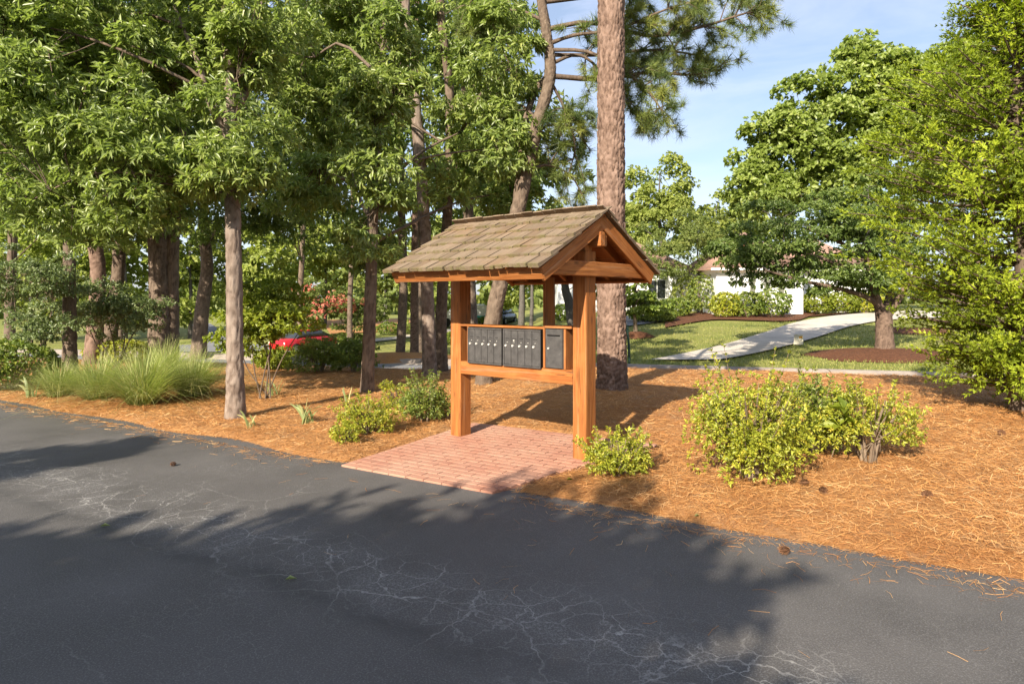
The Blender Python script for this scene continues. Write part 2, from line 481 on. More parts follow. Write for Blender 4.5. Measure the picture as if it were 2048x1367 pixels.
class Geo:
    """collects verts, quads, tris and a value per vertex into one mesh"""
    def __init__(s): s.V = []; s.Q = []; s.T = []; s.r = []; s.n = 0
    def add(s, V, Q=None, T=None, r=None):
        V = np.asarray(V, float).reshape(-1, 3)
        if Q is not None and len(Q): s.Q.append(np.asarray(Q, int) + s.n)
        if T is not None and len(T): s.T.append(np.asarray(T, int) + s.n)
        s.V.append(V); s.r.append(np.zeros(len(V)) if r is None else np.broadcast_to(np.asarray(r, float), (len(V),)))
        s.n += len(V)
    def build(s, name, mat, parent=None, off=(0, 0, 0), smooth=False, kind=None):
        V = np.concatenate(s.V) - np.asarray(off, float)
        me = mesh_np(name, V, np.concatenate(s.Q) if s.Q else None, np.concatenate(s.T) if s.T else None, np.concatenate(s.r), smooth)
        o = obj(name, me, mat, parent)
        if kind: o['kind'] = kind
        return o

def unit(v):
    return v / np.maximum(np.linalg.norm(v, axis=-1, keepdims=True), 1e-9)

def rdirs(n):
    return unit(R.normal(size=(n, 3)))

def tube(geo, pts, rad, sides=8, rough=0.0, r=0.3, cap=False):
    pts = np.asarray([tuple(p) for p in pts], float); n = len(pts)
    rad = np.broadcast_to(np.asarray(rad, float), (n,))
    t = unit(np.gradient(pts, axis=0))
    ref = np.array([0.0, 1.0, 0.0]) if abs(t[:, 1]).mean() < .8 else np.array([1.0, 0, 0])
    a = unit(np.cross(t, ref)); b = np.cross(t, a)
    th = np.arange(sides) / sides * 2 * math.pi
    rr = rad[:, None] * (1 + (R.normal(size=(n, sides)) * rough if rough else 0))
    V = pts[:, None] + rr[..., None] * (np.cos(th)[None, :, None] * a[:, None] + np.sin(th)[None, :, None] * b[:, None])
    i = np.arange(n - 1)[:, None] * sides; j = np.arange(sides)[None]; k = (j + 1) % sides
    Q = np.stack([i + j, i + k, i + sides + k, i + sides + j], -1).reshape(-1, 4)
    geo.add(V.reshape(-1, 3), Q, r=r)

def spline(ctrl, n):
    """Catmull-Rom through control points, n samples"""
    c = np.asarray([tuple(p) for p in ctrl], float)
    c = np.vstack([2 * c[0] - c[1], c, 2 * c[-1] - c[-2]])
    u = np.linspace(0, len(c) - 3 - 1e-6, n); i = u.astype(int); f = (u - i)[:, None]
    p0, p1, p2, p3 = c[i], c[i + 1], c[i + 2], c[i + 3]
    return .5 * (2 * p1 + (p2 - p0) * f + (2 * p0 - 5 * p1 + 4 * p2 - p3) * f ** 2 + (3 * p1 - p0 - 3 * p2 + p3) * f ** 3)

def bark_tube(geo, ctrl, rads, sides=40, step=.05, cell=(.07, .10), depth=.012, flare=.0, fissure=False):
    """a trunk with real bark relief: plates (cellular) or long vertical ridges"""
    c = np.asarray([tuple(p) for p in ctrl], float)
    L = np.linalg.norm(np.diff(c, axis=0), axis=1).sum(); n = max(6, int(L / step))
    pts = spline(c, n); rad = np.interp(np.linspace(0, 1, n), np.linspace(0, 1, len(rads)), rads)
    d = np.linspace(0, L, n)
    rad = rad * (1 + flare * np.exp(-d / .22))
    t = unit(np.gradient(pts, axis=0)); ref = np.array([0, 1.0, 0])
    a = unit(np.cross(t, ref)); b = np.cross(t, a)
    th = np.arange(sides) / sides * 2 * math.pi
    circ = 2 * math.pi * rad.mean()
    nu = max(4, int(circ / cell[0])); nv = max(4, int(L / cell[1]) + 2)
    ju = R.uniform(-.42, .42, (nv, nu)); jv = R.uniform(-.42, .42, (nv, nu)); cid = R.uniform(0, 1, (nv, nu))
    U = (th / (2 * math.pi) * nu)[None].repeat(n, 0); W = (d / cell[1])[:, None].repeat(sides, 1)
    U = U + .25 * np.sin(W * 1.7 + U * .6)
    iu = np.floor(U).astype(int); iv = np.floor(W).astype(int)
    f1 = np.full(U.shape, 9.0); f2 = np.full(U.shape, 9.0); idv = np.zeros(U.shape)
    for du in (-1, 0, 1):
        for dv in (-1, 0, 1):
            cu, cv = iu + du, np.clip(iv + dv, 0, nv - 1)
            q = np.hypot(U - (cu + .5 + ju[cv, cu % nu]), W - (cv + .5 + jv[cv, cu % nu]))
            closer = q < f1
            f2 = np.where(closer, f1, np.minimum(f2, q)); idv = np.where(closer, cid[cv, cu % nu], idv); f1 = np.where(closer, q, f1)
    e = np.clip((f2 - f1) / .22, 0, 1)
    rr = rad[:, None] + depth * (e - .6) + depth * .6 * (idv - .5) + R.normal(size=e.shape) * depth * .10
    lob = 1 + .05 * np.sin(th * 3 + 1)[None] * np.exp(-d / .4)[:, None] + .02 * np.sin(th * 2 + d[:, None] * .9)
    rr = rr * lob
    V = pts[:, None] + rr[..., None] * (np.cos(th)[None, :, None] * a[:, None] + np.sin(th)[None, :, None] * b[:, None])
    i = np.arange(n - 1)[:, None] * sides; j = np.arange(sides)[None]; k = (j + 1) % sides
    Q = np.stack([i + j, i + k, i + sides + k, i + sides + j], -1).reshape(-1, 4)
    geo.add(V.reshape(-1, 3), Q, r=idv.ravel() * .9)
    return pts, rad

def leaves(geo, pos, dirs, nrm, ln, wd, r, fold=.25, bend=.15):
    """two-triangle leaves with a folded midrib"""
    n = len(pos); dirs = unit(dirs)
    side = unit(np.cross(dirs, nrm)); up = np.cross(side, dirs)
    ln = np.broadcast_to(ln, (n,))[:, None]; wd = np.broadcast_to(wd, (n,))[:, None]
    mid = pos + dirs * ln * .45 + up * ln * bend * .5
    V = np.stack([pos, mid + side * wd * .5 + up * wd * fold, pos + dirs * ln - up * ln * bend * .4, mid - side * wd * .5 + up * wd * fold], 1)
    b = np.arange(n)[:, None] * 4
    T = np.concatenate([b + np.array([[0, 1, 2]]), b + np.array([[0, 2, 3]])], 1).reshape(-1, 3)
    geo.add(V.reshape(-1, 3), None, T, np.repeat(np.broadcast_to(r, (n,)), 4))

def rosettes(geo, cen, axis, k, ln, wd, spread=.9, droop=.35, jit=.02, rbase=None):
    """k leaves fanned round each twig tip"""
    n = len(cen); axis = unit(axis)
    C = np.repeat(cen, k, 0); A = np.repeat(axis, k, 0)
    q = rdirs(n * k); q = unit(q - (q * A).sum(1, keepdims=True) * A)
    D = unit(A * R.uniform(.25, 1.0, (n * k, 1)) + q * spread + np.array([0, 0, -droop]))
    nr = unit(np.array([-.12, -.25, .55]) + .45 * A + .75 * rdirs(n * k))
    L = ln * R.uniform(.65, 1.15, n * k)
    rb = R.uniform(0, 1, n) if rbase is None else rbase
    r = np.clip(np.repeat(rb, k) * .55 + R.uniform(0, .5, n * k), 0, 1)
    leaves(geo, C + rdirs(n * k) * jit, D, nr, L, L * (wd / ln), r)

def in_ellipsoids(ells, n, shell=.45):
    """points inside ellipsoids (cx,cy,cz,rx,ry,rz), biased outwards; also the outward direction"""
    ells = np.asarray(ells, float)
    vol = ells[:, 3] * ells[:, 4] * ells[:, 5]; vol = vol ** .5; ids = R.choice(len(ells), n, p=vol / vol.sum())
    d = rdirs(n); rad = R.uniform(0, 1, n) ** shell
    return ells[ids, :3] + d * rad[:, None] * ells[ids, 3:], d, ids

def crown(geo, limbs, ells, nb, nr, k, ln, wd, rb=.55, src=None, droop=.35, spread=.9, flat_=.5, shell=.45, jit=.03, limb_r=.03, lim_every=1):
    """boughs spread through the crown, each with leaf rosettes on its outer side, joined to the trunk by limbs"""
    bc, bd, _ = in_ellipsoids(ells, nb, shell)
    br = rb * R.uniform(.65, 1.3, nb)
    if limbs is not None and src is not None:
        src = np.asarray(src, float)
        order = list(R.permutation(nb)); npri = max(5, nb // 14); prim = [order[0]]
        while len(prim) < npri:                       # well spread leading limbs
            cand = R.choice(nb, min(nb, 14), replace=False)
            dm = [min(np.linalg.norm(bc[c_] - bc[p_]) for p_ in prim) for c_ in cand]; prim.append(int(cand[int(np.argmax(dm))]))
        net = []
        for i in prim:
            hd = np.hypot(src[:, 0] - bc[i, 0], src[:, 1] - bc[i, 1])
            p0 = src[np.argmin(np.abs(src[:, 2] - (bc[i, 2] - .35 * hd)) + .55 * hd + R.uniform(0, .8, len(src)))]
            L0 = np.linalg.norm(bc[i] - p0)
            lp = spline([p0, p0 * .65 + bc[i] * .35 + R.normal(size=3) * .05 * L0 + np.array([0, 0, .08 * L0]), p0 * .3 + bc[i] * .7 + R.normal(size=3) * .04 * L0 + np.array([0, 0, .06 * L0]), bc[i]], 9)
            tube(limbs, lp, np.linspace(limb_r, .007, 9) * R.uniform(.75, 1.15), 5); net.append(lp[2:])
        net = np.vstack(net)
        for i in range(0, nb, lim_every):
            if i in prim: continue
            p0 = net[np.argmin(np.linalg.norm(net - bc[i], axis=1) + R.uniform(0, .3, len(net)))]
            L0 = np.linalg.norm(bc[i] - p0)
            mid = (p0 + bc[i]) / 2 + R.normal(size=3) * .05 * L0 + np.array([0, 0, .05 * L0])
            tube(limbs, spline([p0, mid, bc[i]], 4), np.linspace(limb_r * .35, .004, 4), 3)
            e = bc[i] + rdirs(1)[0] * br[i] * .7
            tube(limbs, [mid, (mid + e) / 2, e], [.007, .005, .003], 3)
    ids = np.repeat(np.arange(nb), nr); n = len(ids)
    q = rdirs(n); q[:, 2] = np.abs(q[:, 2]) * .9 - .25
    q = unit(q + .55 * bd[ids]); rad = R.uniform(.25, 1, n) ** .6
    off = q * (br[ids] * rad)[:, None]; off[:, 2] *= flat_
    pos = bc[ids] + off
    ax = unit(q + np.array([0, 0, .15]))
    rbase = np.clip(R.uniform(0, 1, nb)[ids] * .5 + R.uniform(0, .5, n), 0, 1)
    rosettes(geo, pos, ax, k, ln, wd, spread, droop, jit, rbase)

def E_(px, py, Y, rx, rz, ry=None):
    """ellipsoid from photo pixels at a distance: half sizes in pixels (rx, rz), depth half size in metres"""
    p = P(px, py, Y); m = Y / F
    return (p.x, p.y, p.z, rx * m, ry if ry else rx * m, rz * m)

# ------------------------------------------------------------------ ground, street, lawns
def grid_patch(name, xs, ys, zf, mat, keep=None, smooth=True, kind='structure', label=None):
    X, Y = np.meshgrid(xs, ys); Z = zf(X, Y)
    ny, nx = X.shape; idx = np.arange(nx * ny).reshape(ny, nx)
    Q = np.stack([idx[:-1, :-1], idx[:-1, 1:], idx[1:, 1:], idx[1:, :-1]], -1).reshape(-1, 4)
    if keep is not None:
        cx = (X[:-1, :-1] + X[1:, 1:]) / 2; cy = (Y[:-1, :-1] + Y[1:, 1:]) / 2
        Q = Q[keep(cx, cy).ravel()]
    V = np.stack([X, Y, Z], -1).reshape(-1, 3)
    used = np.unique(Q); re = np.zeros(len(V), int); re[used] = np.arange(len(used))
    me = mesh_np(name, V[used], re[Q], None, None, smooth)
    return tag(obj(name, me, mat), label, None, None, kind)

gx = np.concatenate([np.arange(-900, -60, 60), np.arange(-60, 60, 2.0), np.arange(60, 901, 60)])
gy = np.concatenate([np.arange(-300, -20, 40), np.arange(-20, 4, 2), np.arange(4, 14, 1), np.arange(14, 24, .1), np.arange(24, 80, .75), np.arange(80, 1500, 60)])
grid_patch('ground', gx, gy, lambda x, y: terrain(x, y) - .06 - .25 * (1 - sst(y + .27 * x, 14.2, 15)), M_grass)
# driveway: one level sheet, its far edge lies under the straw
dv = [(-30, 5.40 + .612 * 30 + .55), (40, 5.40 - .612 * 40 + .55), (40, -40), (-30, -40)]
me = mesh_np('driveway', [(x, y, 0.0) for x, y in dv], [[0, 3, 2, 1]])
tag(obj('driveway', me, M_asph), None, None, None, 'structure')
# pine straw bed
grid_patch('pine_straw_bed', np.concatenate([np.arange(-19, -2.2, .15), np.arange(-2.2, 1.6, .05), np.arange(1.6, 15, .13)]), np.concatenate([np.arange(-3, 5.2, .13), np.arange(5.2, 8.8, .05), np.arange(8.8, 20.5, .15)]), bed_z, M_straw,
           lambda x, y: (edge_b(x, y) < .25) & (y + .27 * x < 14.95))
# street behind the bed and its far curb
def strip(name, L, Rr, zf, mat, n=60, kind='structure', cols=3):
    """a surface between two polylines"""
    A = spline([(p[0], p[1], 0) for p in L], n); B = spline([(p[0], p[1], 0) for p in Rr], n)
    V = []
    for i in range(cols + 1):
        f = i / cols; W = A * (1 - f) + B * f; W[:, 2] = zf(W[:, 0], W[:, 1]); V.append(W)
    V = np.stack(V, 1); idx = np.arange(n * (cols + 1)).reshape(n, cols + 1)
    Q = np.stack([idx[:-1, :-1], idx[:-1, 1:], idx[1:, 1:], idx[1:, :-1]], -1).reshape(-1, 4)
    o = obj(name, mesh_np(name, V.reshape(-1, 3), Q, None, None, True), mat)
    # faces must look up
    if o.data.polygons[0].normal.z < 0: o.data.flip_normals()
    return tag(o, None, None, None, kind)
def sline(s, x): return (x, s - .27 * x)
xs_ = [-40, -20, 0, 20, 40]
strip('street', [sline(14.75, x) for x in xs_], [sline(21.25, x) for x in xs_], lambda x, y: np.full_like(x, -.585), M_road)
def curb_run(name, s0, s1, x0, x1, z0, z1, mat, seg=3.0):
    """rolled concrete curb cast in lengths"""
    root = bpy.data.objects.new(name, None); link(root); tag(root, None, None, None, 'structure')
    prof = [(s0, z0 - .1), (s0, z0), (s0 + .25, z0 + .03), (s0 + .36, z1 - .01), (s1 - .1, z1 + .015), (s1, z1), (s1, z0 - .1)]
    x = x0
    while x < x1:
        xe = x + seg - .02
        V = [(xx, s - .27 * xx, z) for xx in (x, xe) for s, z in prof]; m = len(prof)
        Q = [[i, i + 1, m + i + 1, m + i] for i in range(m - 1)]
        me = mesh_np('curb_length', V, Q)
        me.flip_normals()
        obj('curb_length', me, mat, root); x += seg
    return root
curb_run('curb', 20.95, 21.6, -24, 26, -.58, -.44, M_curb)
# concrete driveway of the white house
dl = [GT(*p) for p in [(1300, 719), (1370, 706), (1450, 688), (1530, 664), (1590, 645), (1660, 632), (1740, 625), (1840, 621)]]
dr = [GT(*p) for p in [(1440, 719), (1500, 708), (1570, 692), (1640, 672), (1700, 653), (1760, 642), (1830, 637), (1930, 634)]]
strip('concrete_driveway', dl, dr, lambda x, y: terrain(x, y) + .012, M_conc, 80, cols=6)
ap_l = [GT(*p) for p in [(1235, 655), (1290, 648), (1345, 640)]]
ap_r = [GT(*p) for p in [(1235, 632), (1290, 630), (1345, 627)]]
strip('garage_apron', ap_l, ap_r, lambda x, y: terrain(x, y) + .012, M_road, 20)
# planting beds and mulch of the far garden
strip('house_mulch_bed', [GT(*p) for p in [(1330, 655), (1420, 640), (1500, 641), (1560, 643), (1600, 640)]],
      [GT(*p) for p in [(1330, 632), (1420, 624), (1500, 624), (1570, 625), (1640, 624)]], lambda x, y: terrain(x, y) + .02, M_mulch, 40)
strip('side_mulch_bed', [GT(*p) for p in [(1612, 634), (1680, 628), (1760, 622)]], [GT(*p) for p in [(1625, 612), (1690, 612), (1760, 612)]],
      lambda x, y: terrain(x, y) + .02, M_mulch, 20)
def mound(name, c, rx, ry, h, mat):
    th = np.linspace(0, 2 * math.pi, 40, endpoint=False); V = []; Q = []
    for i, f in enumerate((1.0, .8, .55, .3, .05)):
        w = 1 + .08 * np.sin(th * 3 + 1) + .05 * np.sin(th * 7)
        x = c[0] + rx * f * w * np.cos(th); y = c[1] + ry * f * w * np.sin(th)
        V.append(np.stack([x, y, terrain(x, y) - .04 + h * (1 - f * f)], -1))
    m = 40
    for i in range(4):
        for j in range(m): Q.append([i * m + j, i * m + (j + 1) % m, (i + 1) * m + (j + 1) % m, (i + 1) * m + j])
    o = obj(name, mesh_np(name, np.concatenate(V), Q, None, None, True), mat); return tag(o, None, None, None, 'structure')
c = GT(1768, 708); mound('mulch_ring', c, 2.6, 1.5, .22, M_mulch)
c = GT(1272, 672); mound('mulch_ring', c, .75, .6, .25, M_mulch)
c = GT(1830, 660); mound('mulch_ring', c, 1.6, 1.4, .15, M_mulch)
c = GT(800, 716); mound('mulch_ring', c, 2.4, 1.0, .25, M_straw)
strip('far_straw_bed', [GT(*p) for p in [(660, 668), (760, 664), (850, 662)]], [GT(*p) for p in [(640, 640), (740, 638), (860, 638)]], lambda x, y: terrain(x, y) + .03, M_straw, 20)
# second street to the left
strip('side_street', [GT(*p) for p in [(330, 704), (420, 704), (520, 702), (700, 706)]], [GT(*p) for p in [(330, 690), (420, 690), (520, 689), (700, 694)]],
      lambda x, y: terrain(x, y) + .02, M_road, 40)
strip('side_street_arm', [GT(*p) for p in [(415, 692), (398, 672), (385, 655), (375, 645)]], [GT(*p) for p in [(475, 692), (450, 676), (436, 658), (420, 647)]],
      lambda x, y: terrain(x, y) + .03, M_road, 40)
strip('footpath', [GT(*p) for p in [(690, 689), (800, 678), (900, 664), (960, 656)]], [GT(*p) for p in [(690, 683), (800, 672), (900, 658), (960, 651)]],
      lambda x, y: terrain(x, y) + .03, M_conc, 40)

# fallen needles over the bed: real geometry, too many to count
def needle_layer(name, X, Y, Z, label, wmul=1.0, tilt=.22, lmul=1.0):
    n = len(X); a = R.uniform(0, 2 * math.pi, n) * .55 + R.choice([0.2, 1.1, 2.6], n)
    pit = R.normal(size=n) * tilt
    D = np.stack([np.cos(a) * np.cos(pit), np.sin(a) * np.cos(pit), np.sin(pit)], -1)
    L = R.uniform(.055, .125, n) * lmul; wd = (.0008 + .00028 * np.hypot(X, Y)) * wmul * R.uniform(.7, 1.3, n)
    c = np.stack([X, Y, Z], -1)
    side = unit(np.cross(D, np.array([0, 0, 1.0]) + .4 * R.normal(size=(n, 3))))
    bow = side * (R.normal(size=n) * .18 * L)[:, None] + np.array([0, 0, 1.0]) * (L * R.uniform(.0, .09, n))[:, None]
    p0, p1, p2 = c - D * (L / 2)[:, None], c + bow * .5, c + D * (L / 2)[:, None]
    s = side * (wd / 2)[:, None]
    V = np.stack([p0 - s, p0 + s, p1 - s, p1 + s, p2 - s, p2 + s], 1)
    rv = np.clip(R.uniform(0, 1, n) ** 1.2 - .25 * sst(wob(X * 2.2, Y * 2.2), .4, 1.6), 0, 1); near = np.hypot(X, Y) < 6.0; g = Geo()
    Vn = V[near]; b = np.arange(len(Vn))[:, None] * 6
    if len(Vn): g.add(Vn.reshape(-1, 3), np.concatenate([b + np.array([[0, 1, 3, 2]]), b + np.array([[2, 3, 5, 4]])], 1).reshape(-1, 4), None, np.repeat(rv[near], 6))
    Vf = V[~near][:, [0, 1, 5, 4]]
    if len(Vf): g.add(Vf.reshape(-1, 3), np.arange(len(Vf) * 4).reshape(-1, 4), None, np.repeat(rv[~near], 4))
    o = g.build(name, M_needle); return tag(o, label, 'pine straw', None, 'stuff')
def scatter_bed(n):
    got = []
    tot = 0
    while tot < n:
        Yc = R.uniform(2.4, 19, n * 2); kx = R.uniform(-.95, 1.1, n * 2); X = kx * Yc
        w = np.minimum(1, (5.5 / Yc) ** 1.3)
        ok = (R.uniform(0, 1, n * 2) < w * .9) & (edge_b(X, Yc) < -.0) & (Yc + .27 * X < 14.7)
        got.append(np.stack([X[ok], Yc[ok]], -1)); tot += ok.sum()
    return np.concatenate(got)[:n]

# ------------------------------------------------------------------ brick pad
PA0 = np.array([-1.60, 6.38]); PAU = np.array([.853, -.522]); PAN = np.array([.522, .853]); PDEP = 2.15
def pad_uv(x, y):
    dx, dy = np.asarray(x) - PA0[0], np.asarray(y) - PA0[1]
    return dx * PAU[0] + dy * PAU[1], dx * PAN[0] + dy * PAN[1]
def pad_edge(d): return 1.72 + .30 * d
def pad_z(d): return .014 + .024 * d
def in_pad(x, y, g=0.0):
    a, d = pad_uv(x, y)
    return (a > -g) & (a < pad_edge(d) + g) & (d > -.3) & (d < PDEP + g)
def box_mesh(name, sx, sy, sz, bev=.006, seg=1):
    bm = bmesh.new(); bmesh.ops.create_cube(bm, size=1.0)
    bmesh.ops.scale(bm, vec=(sx, sy, sz), verts=bm.verts)
    if bev: bmesh.ops.bevel(bm, geom=bm.edges[:], offset=bev, segments=seg, affect='EDGES', profile=.5)
    me = bpy.data.meshes.new(name); bm.to_mesh(me); bm.free(); return me
def box(name, x0, x1, y0, y1, z0, z1, mat, parent=None, bev=.006, rot=None):
    me = box_mesh(name, x1 - x0, y1 - y0, z1 - z0, min(bev, .3 * min(x1 - x0, y1 - y0, z1 - z0)))
    o = obj(name, me, mat, parent, ((x0 + x1) / 2, (y0 + y1) / 2, (z0 + z1) / 2))
    if rot: o.rotation_euler = rot
    return o
pad_rz = math.atan2(PAU[1], PAU[0]); pad_tilt = math.atan(.024)
pad = bpy.data.objects.new('brick_pavement', None); link(pad); tag(pad, None, None, None, 'structure')
pad.location = (PA0[0], PA0[1], .014); pad.rotation_euler = (pad_tilt, 0, pad_rz)
slab = [(0, -.045), (1.72, -.045), (pad_edge(PDEP) + .015, PDEP + .015), (-.015, PDEP + .015)]
V = [(a, d, z) for z in (-.14, -.006) for a, d in slab]
obj('bedding', mesh_np('bedding', V, [[4, 5, 6, 7], [0, 1, 5, 4], [1, 2, 6, 5], [2, 3, 7, 6], [3, 0, 4, 7]]), M_mortar, pad)
brick_full = box_mesh('brick', .192, .093, .05, .002); brick_full.materials.append(M_brick)
row = 0; dpos = -.05
while dpos < PDEP - .05:
    a = -.005 - (.1 if row % 2 else 0.0)
    emax = pad_edge(dpos + .05)
    while a < emax - .04:
        a0, a1 = max(a, 0.0), min(a + .2, emax)
        if a1 - a0 > .03:
            o = obj('brick', brick_full, None, pad, ((a0 + a1) / 2, dpos + .05, -.021 + random.uniform(-.0012, .0012)))
            o.scale = ((a1 - a0 - .012) / .192, .095, 1) if False else ((a1 - a0 - .008) / .192, .985, 1)
            o.rotation_euler = (random.gauss(0, .004), random.gauss(0, .003), random.gauss(0, .006))
        a += .2
    dpos += .1; row += 1
pts = scatter_bed(145000)
zz = bed_z(pts[:, 0], pts[:, 1])
ok = ~in_pad(pts[:, 0], pts[:, 1], -.03) | (pad_uv(pts[:, 0], pts[:, 1])[1] < 0)
pts, zz = pts[ok], zz[ok]
needle_layer('pine_needle_litter', pts[:, 0], pts[:, 1], zz + R.uniform(.002, .022, len(zz)), 'fallen orange pine needles covering the planting bed')
# needles that spilled over the driveway's edge and on to the bricks
n = 1700; X = R.uniform(-8, 3.2, n); bb = R.exponential(.10, n); Yd = 5.40 - .612 * X - bb / .853
n2 = 60; X = np.concatenate([X, R.uniform(-3.5, 3.2, n2)]); Yd = np.concatenate([Yd, 5.40 - .612 * X[n:] - R.uniform(.1, 2.0, n2)])
ok = ~in_pad(X, Yd, .2); X, Yd = X[ok], Yd[ok]
needle_layer('stray_needles', X, Yd, np.full(len(X), .006), 'stray pine needles lying along the driveway edge', 1.0, .03)

# ------------------------------------------------------------------ mailbox kiosk
TH = math.radians(40)
KX, KY, KZ = .706, 6.369, .064
L_, W_, D_ = 1.677, .156, .177
kiosk = thing('mailbox_kiosk', 'cedar mailbox kiosk with shake gable roof standing on the brick pad', 'mailbox kiosk', (KX, KY, KZ), -TH)
CX, CY, CZ = MATS['cedar_x'], MATS['cedar_y'], MATS['cedar_z']
VC = .17                                # ridge line
UL, UR = -1.86, .10                     # roof ends
VF, VB = -.85, 1.19                     # fascia faces
ZE, ZR = 1.726, 2.383
box('post', -L_ - W_, -L_, 0, D_, -.10, 1.99, CZ, kiosk, .008)
box('post', -W_, 0, 0, D_, -.10, 1.99, CZ, kiosk, .008)
box('lower_rail', -L_, -W_ - .004, .004, D_ - .02, .690, .832, CX, kiosk)
box('shelf', -L_, -.512, -.004, D_ - .03, 1.222, 1.246, CX, kiosk, .003)
box('shelf', -.486, -W_ - .002, -.016, D_ - .03, 1.236, 1.262, CX, kiosk, .003)
box('divider', -.512, -.486, -.006, D_ - .01, .832, 1.745, CZ, kiosk, .003)
box('upright', -1.572, -1.548, .0, .15, .832, 1.222, CZ, kiosk, .003)
box('upright', -.262, -.236, .0, .15, .832, 1.236, CZ, kiosk, .003)
# cross ties, king blocks and ridge beams
for ux in (.002, -L_ + .002):
    box('cross_tie', ux, ux + .058, VC - .94, VC + .94, 1.742, 1.882, CY, kiosk)
box('ridge_beam', UL + .03, UR + .012, VC - .088, VC - .006, 2.03, 2.17, CX, kiosk)
box('ridge_beam', UL + .03, UR - .02, VC + .004, VC + .082, 2.035, 2.165, CX, kiosk)
slope = math.atan2(ZR - .02 - (ZE + .085), VC - VF)
run = (VC - VF) / math.cos(slope)
# roof: deck, rafters, barge boards, fascias, shakes
roof = bpy.data.objects.new('roof', None); link(roof); roof.parent = kiosk
SHK = box_mesh('shingle', 1, 1, 1, 0)
for v in SHK.vertices:                                # tapered: thin at the head, thick at the butt
    if v.co.y > 0: v.co.z *= .35
    else: v.co.z *= 1.0
SHK.materials.append(M_shake)
for sgn in (-1, 1):
    # frame of one slope: origin at the eave, y' runs up the slope
    ve = VC + sgn * (VC - VF)
    eave = Vector((0, ve, ZE + .085))
    rot = (slope, 0, 0) if sgn < 0 else (-slope, 0, 0)
    up = Vector((0, -sgn * math.cos(slope), math.sin(slope))); nrm = Vector((0, sgn * math.sin(slope), math.cos(slope)))
    def put(name, me, mat, x, along, h, par=roof, rx=0.0, rz=0.0):
        o = obj(name, me, mat, par, eave + up * along + nrm * h + Vector((x, 0, 0)))
        e = (rot[0] + (rx if sgn < 0 else -rx), 0, rz if sgn < 0 else math.pi * 0 + rz)
        o.rotation_euler = e; return o
    put('roof_deck', box_mesh('roof_deck', UR - UL - .03, run + .02, .016, .002), CX, (UL + UR) / 2, run / 2, -.012)
    put('fascia', box_mesh('fascia', UR - UL - .012, .036, .112, .004), CX, (UL + UR) / 2, .018, -.076)
    for ux in (UL, UR):
        put('barge_board', box_mesh('barge_board', .036, run + .0, .13, .004), CY, ux + (.02 if ux < 0 else -.02), run / 2 + .01, -.087)
    for i in range(6):
        put('rafter', box_mesh('rafter', .04, run - .08, .085, .003), CY, UL + .25 + i * (UR - UL - .5) / 5, run / 2 - .02, -.064)
    # shakes, laid in courses
    nc = 6; expo = (run + .05) / nc
    for c in range(nc):
        x = UL - .035 + random.uniform(-.02, .0)
        first = True
        while x < UR + .02:
            w = random.uniform(.085, .165)
            x1 = min(x + w, UR + .035)
            if UR + .035 - x1 < .05: x1 = UR + .035
            ln = expo * 1.55
            o = obj('shingle', SHK, None, roof)
            al = -.055 + c * expo + random.uniform(-.010, .010)
            flip = 1 if sgn < 0 else -1
            ctr = eave + up * (al + ln / 2) + nrm * (.017 + random.uniform(-.003, .009)) + Vector(((x + x1) / 2, 0, 0))
            o.location = ctr
            th = random.uniform(.026, .040)
            if sgn < 0: o.rotation_euler = (slope - .065, random.gauss(0, .022), random.gauss(0, .016))
            else:
                o.rotation_euler = (Matrix.Rotation(math.pi, 3, 'Z') @ Matrix.Rotation(slope - .045, 3, 'X')).to_euler()
            o.scale = (x1 - x - random.uniform(.004, .013), ln, th)
            x = x1
# ridge caps: alternating short shakes along the ridge, each side
capz = ZR - .004
for sgn in (-1, 1):
    x = UL - .05
    while x < UR - .03:
        w = random.uniform(.20, .25); x1 = min(x + w + .03, UR + .045)
        o = obj('shingle', SHK, None, roof)
        hw = .135
        o.location = (((x + x1) / 2), VC + sgn * hw * .44, capz - hw * .22 + .012)
        b = (slope - .02)
        o.rotation_euler = (b, random.gauss(0, .01) + .03, 0) if sgn < 0 else (Matrix.Rotation(math.pi, 3, 'Z') @ Matrix.Rotation(b, 3, 'X')).to_euler()
        o.scale = (x1 - x, hw, .026); x += w
# small king blocks above the ties
for ux in (-W_ + .012, -L_ - W_ + .012):
    box('king_block', ux, ux + .12, .02, D_ - .03, 1.985, 2.05, CZ, kiosk)
